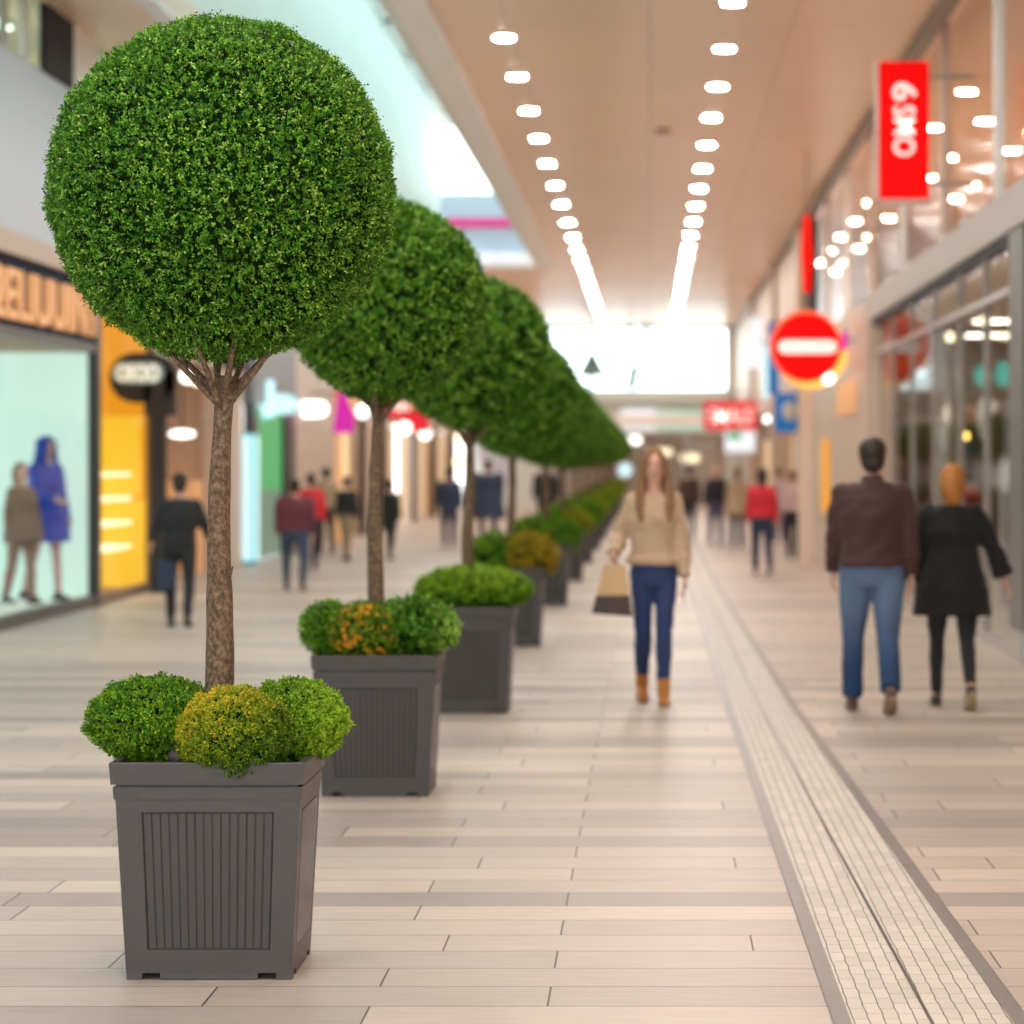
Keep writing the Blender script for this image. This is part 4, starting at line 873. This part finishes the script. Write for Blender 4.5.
        b.round_tube([p,q1,q2],[.012*S,.010*S,.008*S],tuple(nrm),8)
    b.build('body', o.get('skin',M['skin']), t, local=True, remesh=(.0065 if fine else vox))
    if fine and o.get('face',True):
        for sd in (1,-1):
            MB().ell(tuple(T(hz+.118,-.076)+Vector((sd*.032*S,0,0))),(.0120*S,.010*S,.0065*S),12,8).build('eye', M['eye'], t, local=True, smooth=True)
            MB().ell(tuple(T(hz+.118,-.0850)+Vector((sd*.032*S,0,0))),(.0052*S,.003*S,.0056*S),10,6).build('iris', mat('iris',(.08,.05,.03),.2), t, local=True)
        MB().round_tube([T(hz+.050,-.085)+Vector((-.019*S,.006,0)),T(hz+.049,-.0905),T(hz+.050,-.085)+Vector((.019*S,.006,0))],[.005*S,.0065*S,.005*S],(0,1,0),8).build('lips', M['lip'], t, local=True, smooth=True)
        for sd in (1,-1): MB().round_tube([T(hz+.139,-.086)+Vector((sd*.018*S,0,0)),T(hz+.142,-.084)+Vector((sd*.034*S,0,0)),T(hz+.136,-.074)+Vector((sd*.048*S,0,0))],[.003*S]*3,seg=6).build('eyebrow', o['haircol'], t, local=True)
    # ---- top
    tb = MB(); inf=o.get('loose',.018); hem=o.get('hem',.93); hf=o.get('hemflare',0)
    rows=[(z,x,y) for z,x,y in tor if z>hem+.03]
    r0=np.interp(hem,[z for z,_,_ in tor],[x for _,x,_ in tor]); r1=np.interp(hem,[z for z,_,_ in tor],[y for _,_,y in tor])
    rows=[(hem,max(r0,.15),max(r1,.105)),]+rows; ztop=o.get('neck',1.475)
    rows=[(min(z,ztop),x,y) for z,x,y in rows]
    if o.get('skirt'):
        zs=o['skirt']; rows=[(zs,.235,.19),(zs+.18,.215,.172),(1.04,.165,.13)]+[r for r in rows if r[0]>1.1]
    pts=[T(z) for z,_,_ in rows]; rr=[((x*bw+inf)*S,(y*bw+inf+(o.get('bust',.012) if 1.2<z<1.34 else 0))*S) for z,x,y in rows]
    tb.tube(pts,rr,(1,0,0),28)
    sl=o.get('sleeve',1.0); cuff=o.get('cuff',.036)
    for s0,e,w,d in A:
        we = e.lerp(w,sl)
        tb.round_tube([s0+Vector((0,0,-.005))*S,s0.lerp(e,.5),e,e.lerp(we,.5)],[(.052+inf*.5)*S*bw,(.050+inf*.6)*S*bw,(.047+inf*.5)*S,(.043+inf*.5+(cuff-.036)*.5)*S],(1,0,0),16)
        tb.tube([e.lerp(we,.3),we],[(.040+inf*.4)*S,(cuff+inf*.3)*S],(1,0,0),16)
        tb.round_tube([T(1.405)*1.0+Vector((0,0,0)),s0+Vector((0,0,-.01*S))],[(.055*S,.062*S),(.058*S,.060*S)],(0,1,0),12)
    if o.get('collar'): tb.tube([T(1.44,.005),T(1.515,.0)],[.082*S,.068*S],(1,0,0),18)
    if o.get('hemband'): tb.tube([T(hem-.005),T(hem+.05)],[((r0*bw+inf+.012)*S,(r1*bw+inf+.012)*S)]*2,(1,0,0),28)
    tb.build(o.get('topname','sweater'), o['top'], t, local=True, remesh=vox, wrinkle=o.get('wr',.006)*S, seed=len(label))
    # ---- trousers
    pb=MB(); lz=o.get('leginf',.016)
    zz=[(.80,.13,.10),(.86,.155,.115),(.92,.165,.12),(.99,.160,.115),(1.03,.148,.108)]
    pb.tube([T(z) for z,_,_ in zz],[((x*bw+.008)*S,(y*bw+.010)*S) for _,x,y in zz],(1,0,0),24)
    for h,k,a in legs:
        ca=o.get('hemr',.05)
        pb.tube([h+Vector((0,0,.02)),h.lerp(k,.35),h.lerp(k,.7),k,k.lerp(a,.35),k.lerp(a,o.get('leglen',.98))],
            [(.082*bw+lz)*S,(.074*bw+lz)*S,(.060*bw+lz)*S,(.051+lz)*S,(.050+lz)*S,ca*S],(1,0,0),18)
        pb.ell(tuple(h+Vector((0,.01,0))),((.088*bw+lz*.6)*S,(.095*bw)*S,.10*S),14,10)
    if not o.get('barelegs'): pb.build(o.get('botname','trousers'), o['bottom'], t, local=True, remesh=vox, wrinkle=o.get('wrb',.005)*S, seed=3)
    # ---- shoes
    for i,(h,k,a) in enumerate(legs):
        p=fp[i]; fwd=Vector((0,-math.cos(p),-math.sin(p))); dn=Vector((0,math.sin(p),-math.cos(p)))
        if p>0: dn=Vector((0,math.sin(p),-math.cos(p)))
        c=a+dn*.048*S
        sb=MB(); sb.round_tube([c-fwd*.045*S,c+fwd*.02*S,c+fwd*.09*S+dn*.008*S,c+fwd*.15*S+dn*.014*S,c+fwd*.175*S+dn*.018*S],[(.036*S,.036*S),(.040*S,.040*S),(.046*S,.030*S),(.043*S,.022*S),(.034*S,.018*S)],(1,0,0),16)
        if o.get('boot'): sb.tube([a+(k-a).normalized()*.10*S,a,c],[.050*S,.046*S,.042*S],(1,0,0),16)
        else: sb.tube([a+Vector((0,0,.01)),c],[.041*S,.040*S],(1,0,0),14)
        so=sb.build('shoe', o['shoe'], t, local=True, remesh=min(vox,.010))
        so2=MB(); so2.tube([c-fwd*.078*S+dn*.030*S,c-fwd*.03*S+dn*.033*S,c+fwd*.10*S+dn*.034*S,c+fwd*.16*S+dn*.032*S,c+fwd*.195*S+dn*.028*S],[(.018*S,.008*S),(.038*S,.010*S),(.047*S,.008*S),(.042*S,.008*S),(.02*S,.006*S)],(1,0,0),14)
        so2.build('sole', o.get('sole',M['black']), so, local=True)
    # ---- hair
    hb=MB(); st=o.get('hair','short')
    hb.ell(tuple(T(hz+.150,.022)),(.083*S*HS,.100*S,.094*S),20,14)
    if st=='short': hb.ell(tuple(T(hz+.09,.045)),(.074*S*HS,.064*S,.084*S),16,10)
    if st=='bun':
        hb.ell(tuple(T(hz+.10,.045)),(.094*S,.086*S,.105*S),16,10); hb.round_tube([T(hz+.12,.04),T(hz+.05,.058),T(hz-.01,.065)],[.096*S,.092*S,.070*S],(1,0,0),16)
    if st=='long':
        hb.ell(tuple(T(hz+.11,.03)),(.088*S*HS,.085*S,.11*S),16,10)
        hb.tube([T(hz+.10,.045),T(hz-.02,.075),T(hz-.14,.095),T(hz-.22,.09)],[(.088*S,.055*S),(.10*S,.045*S),(.105*S,.035*S),(.07*S,.02*S)],(1,0,0),20)
        for sd in (1,-1):
            P = lambda x,z,y: T(hz+z,y)+Vector((sd*x*S,0,0))
            hb.tube([P(.004,.236,.0),P(.030,.216,-.048),P(.062,.170,-.066),P(.082,.10,-.050),P(.090,.02,-.040),P(.098,-.06,-.060),P(.102,-.15,-.095),P(.094,-.24,-.118),P(.085,-.28,-.125)],
                    [(.022*S,.022*S),(.026*S,.026*S),(.020*S,.034*S),(.020*S,.044*S),(.028*S,.046*S),(.036*S,.044*S),(.042*S,.034*S),(.032*S,.022*S),(.012*S,.010*S)],(1,0,0),14)
    if st!='none': hb.build('hair', o['haircol'], t, local=True, remesh=min(vox,.010), wrinkle=.003*S)
    t2={'A':A,'S':S,'T':T}; return t, t2

hairs = dict(brown=mat('brown_hair',(.26,.13,.055),.55,noise_amt=.4,nscale=60), dark=mat('dark_hair',(.025,.015,.012),.5), ginger=mat('ginger_hair',(.42,.16,.03),.5,noise_amt=.35,nscale=50), blond=mat('blond_hair',(.55,.34,.14),.55,noise_amt=.3,nscale=60))
orange_boot=mat('tan_leather',(.50,.19,.04),.45)
brn=cloth((.062,.023,.022),.75); blk=cloth((.007,.007,.008),.85,amt=.5,fine=90); 
def at(pxx, Y): return ((pxx-VX)*Y/F, Y, 0)
# woman with the shopping bag, walking towards the camera
w, wi = person('person','woman in tan sweater and blue jeans walking forward holding a shopping bag','person', at(654,20.35), R(4), 1.70, dict(female=True, wide=.93,
    top=cloth((.56,.40,.27),.85,fine=60,amt=.12), topname='sweater', loose=.034, hem=.955, hemband=True, neck=1.45, sleeve=1.03, cuff=.038, wr=.010,
    bottom=jeans((.016,.035,.13),(.028,.055,.17)), botname='jeans', hemr=.042, leginf=.010, leglen=.96, shoe=orange_boot, boot=True,
    legL=(9,3,-.05), legR=(-7,14,-.03), footR=14, armL=(3,10,10,4), armR=(-14,20,80,12), hair='long', haircol=hairs['brown'], curl=30), .012, True)
# phone in her left hand
hl = wi['A'][0][2]+wi['A'][0][3]*.09; rw = Matrix.Rotation(w.rotation_euler.z,3,'Z'); hp = rw @ hl + Vector(w.location)
solo(MB().box(hp.x-.018,hp.x-.008,hp.y-.035,hp.y+.035,hp.z-.09,hp.z+.05), 'phone', M['black'], 'dark phone held low in the walking woman\'s left hand', 'phone', bevel=.004)
# shopping bag hanging from her right hand
hr = wi['A'][1][2]+wi['A'][1][3]*.115; hp = rw @ hr + Vector(w.location)
Yb=hp.y; s=Yb/F; bx=(612-VX)*s; bz1=min(EYE+(VY-566)*s, hp.z-.03); bz0=EYE+(VY-613)*s; bm_=EYE+(VY-595)*s
t = thing('shopping_bag','tan and dark brown shopping bag hanging from the woman\'s right hand','bag',(bx,Yb,bz0))
def bagpart(z0,z1,m,nme):
    def wd(z): k=(bz1-z)/(bz1-bz0); return .075+.060*k, .045+.03*k
    vs=[]
    for z in (z0,z1):
        a,b_=wd(z); sh=.02*(z-bz0)/(bz1-bz0)
        vs += [(bx+sx*a+sh,Yb+sy*b_,z+(-.02 if (sx>0 and z==z0 and z0==bz0) else 0)) for sx,sy in ((-1,-1),(1,-1),(1,1),(-1,1))]
    MB().add(vs,[(3,2,1,0),(0,1,5,4),(1,2,6,5),(2,3,7,6),(3,0,4,7)]+([(4,5,6,7)] if z1<bz1 else [])).build(nme,m,t)
bagpart(bm_,bz1,M['cardboard'],'upper_body'); bagpart(bz0,bm_,M['darkpaper'],'lower_body')
for sy in (-1,1):
    MB().tube([(bx-.03,Yb+sy*.04,bz1-.01),(hp.x-.008,hp.y+sy*.012,hp.z+.002),(hp.x+.008,hp.y+sy*.012,hp.z+.002),(bx+.06,Yb+sy*.04,bz1-.01)],[.005]*4,seg=8).build('handle', M['cardboard'], t)

# couple walking away
person('person','man in dark brown jacket and blue jeans walking away beside the woman in black','person', at(872,19.6), R(180), 1.77, dict(wide=1.12,
    top=brn, topname='jacket', loose=.030, hem=.93, hemband=True, collar=True, sleeve=1.0, cuff=.042, wr=.011,
    bottom=jeans((.012,.045,.13),(.10,.165,.29)), botname='jeans', hemr=.068, leginf=.022, shoe=mat('brown_shoe',(.12,.06,.04),.5), sole=mat('tan_sole',(.4,.28,.2),.6),
    legL=(9,3,.03), legR=(-8,14,-.01), footR=28, armL=(10,8,14,2), armR=(-6,9,14,4), hair='short', haircol=hairs['dark']), .012, True)
person('person','red haired woman in flared black coat and black tights walking away','person', at(952,19.95), R(180), 1.60, dict(female=True, wide=1.12,
    top=blk, topname='coat', loose=.030, skirt=.66, sleeve=.86, cuff=.075, wr=.008, neck=1.46,
    bottom=cloth((.012,.012,.015),.7), botname='leggings', hemr=.040, leginf=.006, shoe=mat('black_shoe',(.02,.02,.025),.4), sole=mat('cream_sole',(.5,.42,.25),.6),
    legL=(9,3,.0), legR=(-9,20,.0), footR=34, armL=(2,15,8,14), armR=(-2,26,8,22), hair='bun', haircol=hairs['ginger']), .012, True)
# others
G='passers-by in the hall'
nav=cloth((.03,.045,.09),.8); tan_=cloth((.42,.30,.20),.8); red_=cloth((.70,.02,.04),.7); mar=cloth((.14,.035,.06),.8); pur=cloth((.09,.07,.14),.8); pinkc=cloth((.6,.42,.42),.8); drk=cloth((.02,.02,.024),.8)
sh=mat('dark_shoes',(.02,.02,.02),.5)
def passer(label, pxx, Y, rot, H, top, bottom, hcol='dark', **k):
    o=dict(top=top,bottom=bottom,shoe=sh,haircol=hairs[hcol],loose=.03,hemr=.055,hair='short',wr=.005); o.update(k)
    return person('person',label,'person',at(pxx,Y),R(rot),H,o,.018,False,G)
p, pi_ = passer('man in black long sleeved top and dark trousers walking away left of the first trunk',180,29.7,180,1.50,drk,drk,wide=1.05,sleeve=.7,legL=(10,4,.05),legR=(-10,10,.05),footR=15,armL=(-10,22,20,10),armR=(8,22,30,10))
passer('broad person in maroon top and jeans walking away by the teal light column',295,38,180,1.40,mar,cloth((.04,.07,.14),.8),wide=1.3,legL=(12,4,.06),legR=(-12,12,.06),footR=15)
passer('person in black top standing left of the second trunk',347,49,160,1.36,drk,tan_,legL=(8,4),legR=(-8,6))
passer('person in tan jacket near the green shop',326,52,200,1.50,tan_,drk)
passer('person in dark clothes half hidden behind the second trunk',391,50,150,1.30,drk,drk)
passer('person in navy coat left of the third trunk',449,56,180,1.48,nav,nav,wide=1.15)
passer('large person in navy coat between the third and fourth trunks',488,60,175,1.62,nav,nav,wide=1.6,female=True,skirt=.5)
passer('person in black coat just left of the fourth trunk crown hedges',546,66,180,1.58,drk,drk,wide=1.3)
passer('woman in red top and dark trousers walking away, centre of the far crowd',762,43.2,185,1.52,red_,nav,'dark',female=True,wide=1.05,hair='bun',legL=(12,6),legR=(-10,16),footR=20)
passer('person in dark brown jacket beyond the woman in the tan sweater',689,62,180,1.50,cloth((.07,.035,.03),.8),drk)
passer('person in black jacket in the far crowd left of the tan coat',716,58,10,1.52,drk,pur,'brown')
passer('person in long tan coat in the far crowd',737,56,180,1.50,tan_,nav,'brown',female=True,skirt=.7,hair='bun')
passer('person with bare arms and violet trousers behind the woman in red',779,60,180,1.48,pinkc,pur,'brown')
passer('person in pale pink top and black trousers beside the sign post',793,50,170,1.46,pinkc,drk,'brown')
# dark bag of the man in black
x,y,_=at(166,29.6)
t=thing('carrier_bag','dark navy bag carried low by the man in black','bag',(x,y,.35)); MB().box(x-.09,x+.09,y-.06,y+.06,.36,.66).build('bag_body', nav, t, bevel=.02)
MB().tube([(x-.05,y,.65),(x-.02,y,.78),(x+.04,y,.78),(x+.06,y,.65)],[.008]*4,seg=8).build('handle', drk, t)
passer('person in bright red top half hidden beyond the broad person in maroon',311,45,180,1.43,red_,drk)
# mannequins
pl=mat('mannequin_skin',(.62,.38,.34),.4)
person('mannequin','mannequin in a royal blue coat dress in the mint window','mannequin',(-6.75,33.5,.08),R(60),1.80,dict(female=True,top=cloth((.01,.06,.55),.6),topname='dress',skirt=.62,loose=.03,wide=1.15,bottom=drk,barelegs=True,shoe=drk,hair='long',haircol=cloth((.01,.05,.45),.6),skin=pl,wr=.005,armR=(25,12,50,4)),.014,False,'mannequins in the mint window')
person('mannequin','shorter mannequin in a brown outfit left of the blue one','mannequin',(-6.85,32.7,.08),R(50),1.52,dict(female=True,top=cloth((.24,.16,.12),.7),topname='jacket',skirt=.75,loose=.02,bottom=cloth((.30,.17,.13),.7),shoe=drk,hair='bun',haircol=hairs['brown'],skin=pl,wr=.005),.014,False,'mannequins in the mint window')

# ---------------------------------------------------------------- light, sky and camera
w = bpy.data.worlds.new('sky'); bpy.context.scene.world = w; w.use_nodes = True
bg = w.node_tree.nodes['Background']; bg.inputs['Color'].default_value = (.93,.97,1,1); bg.inputs['Strength'].default_value = 4.3
cam = bpy.data.cameras.new('camera'); co = bpy.data.objects.new('camera', cam); C.objects.link(co)
co.location = (0,0,EYE); co.rotation_euler = (R(90),0,0)
cam.sensor_width = 36; cam.lens = F/1024*36; cam.shift_x = (512-VX)/1024; cam.shift_y = (VY-512)/1024
cam.clip_start=.1; cam.clip_end=500
cam.dof.use_dof = True; cam.dof.focus_distance = 9.6; cam.dof.aperture_fstop = (cam.lens/1000)/.041
sc = bpy.context.scene; sc.camera = co
sc.view_settings.view_transform='Standard'; sc.view_settings.look='None'; sc.view_settings.gamma=1; sc.view_settings.exposure=0.0
sc.cycles.use_denoising=True; sc.cycles.max_bounces=12; sc.cycles.diffuse_bounces=7; sc.cycles.transparent_max_bounces=12
sc.cycles.sample_clamp_indirect=12
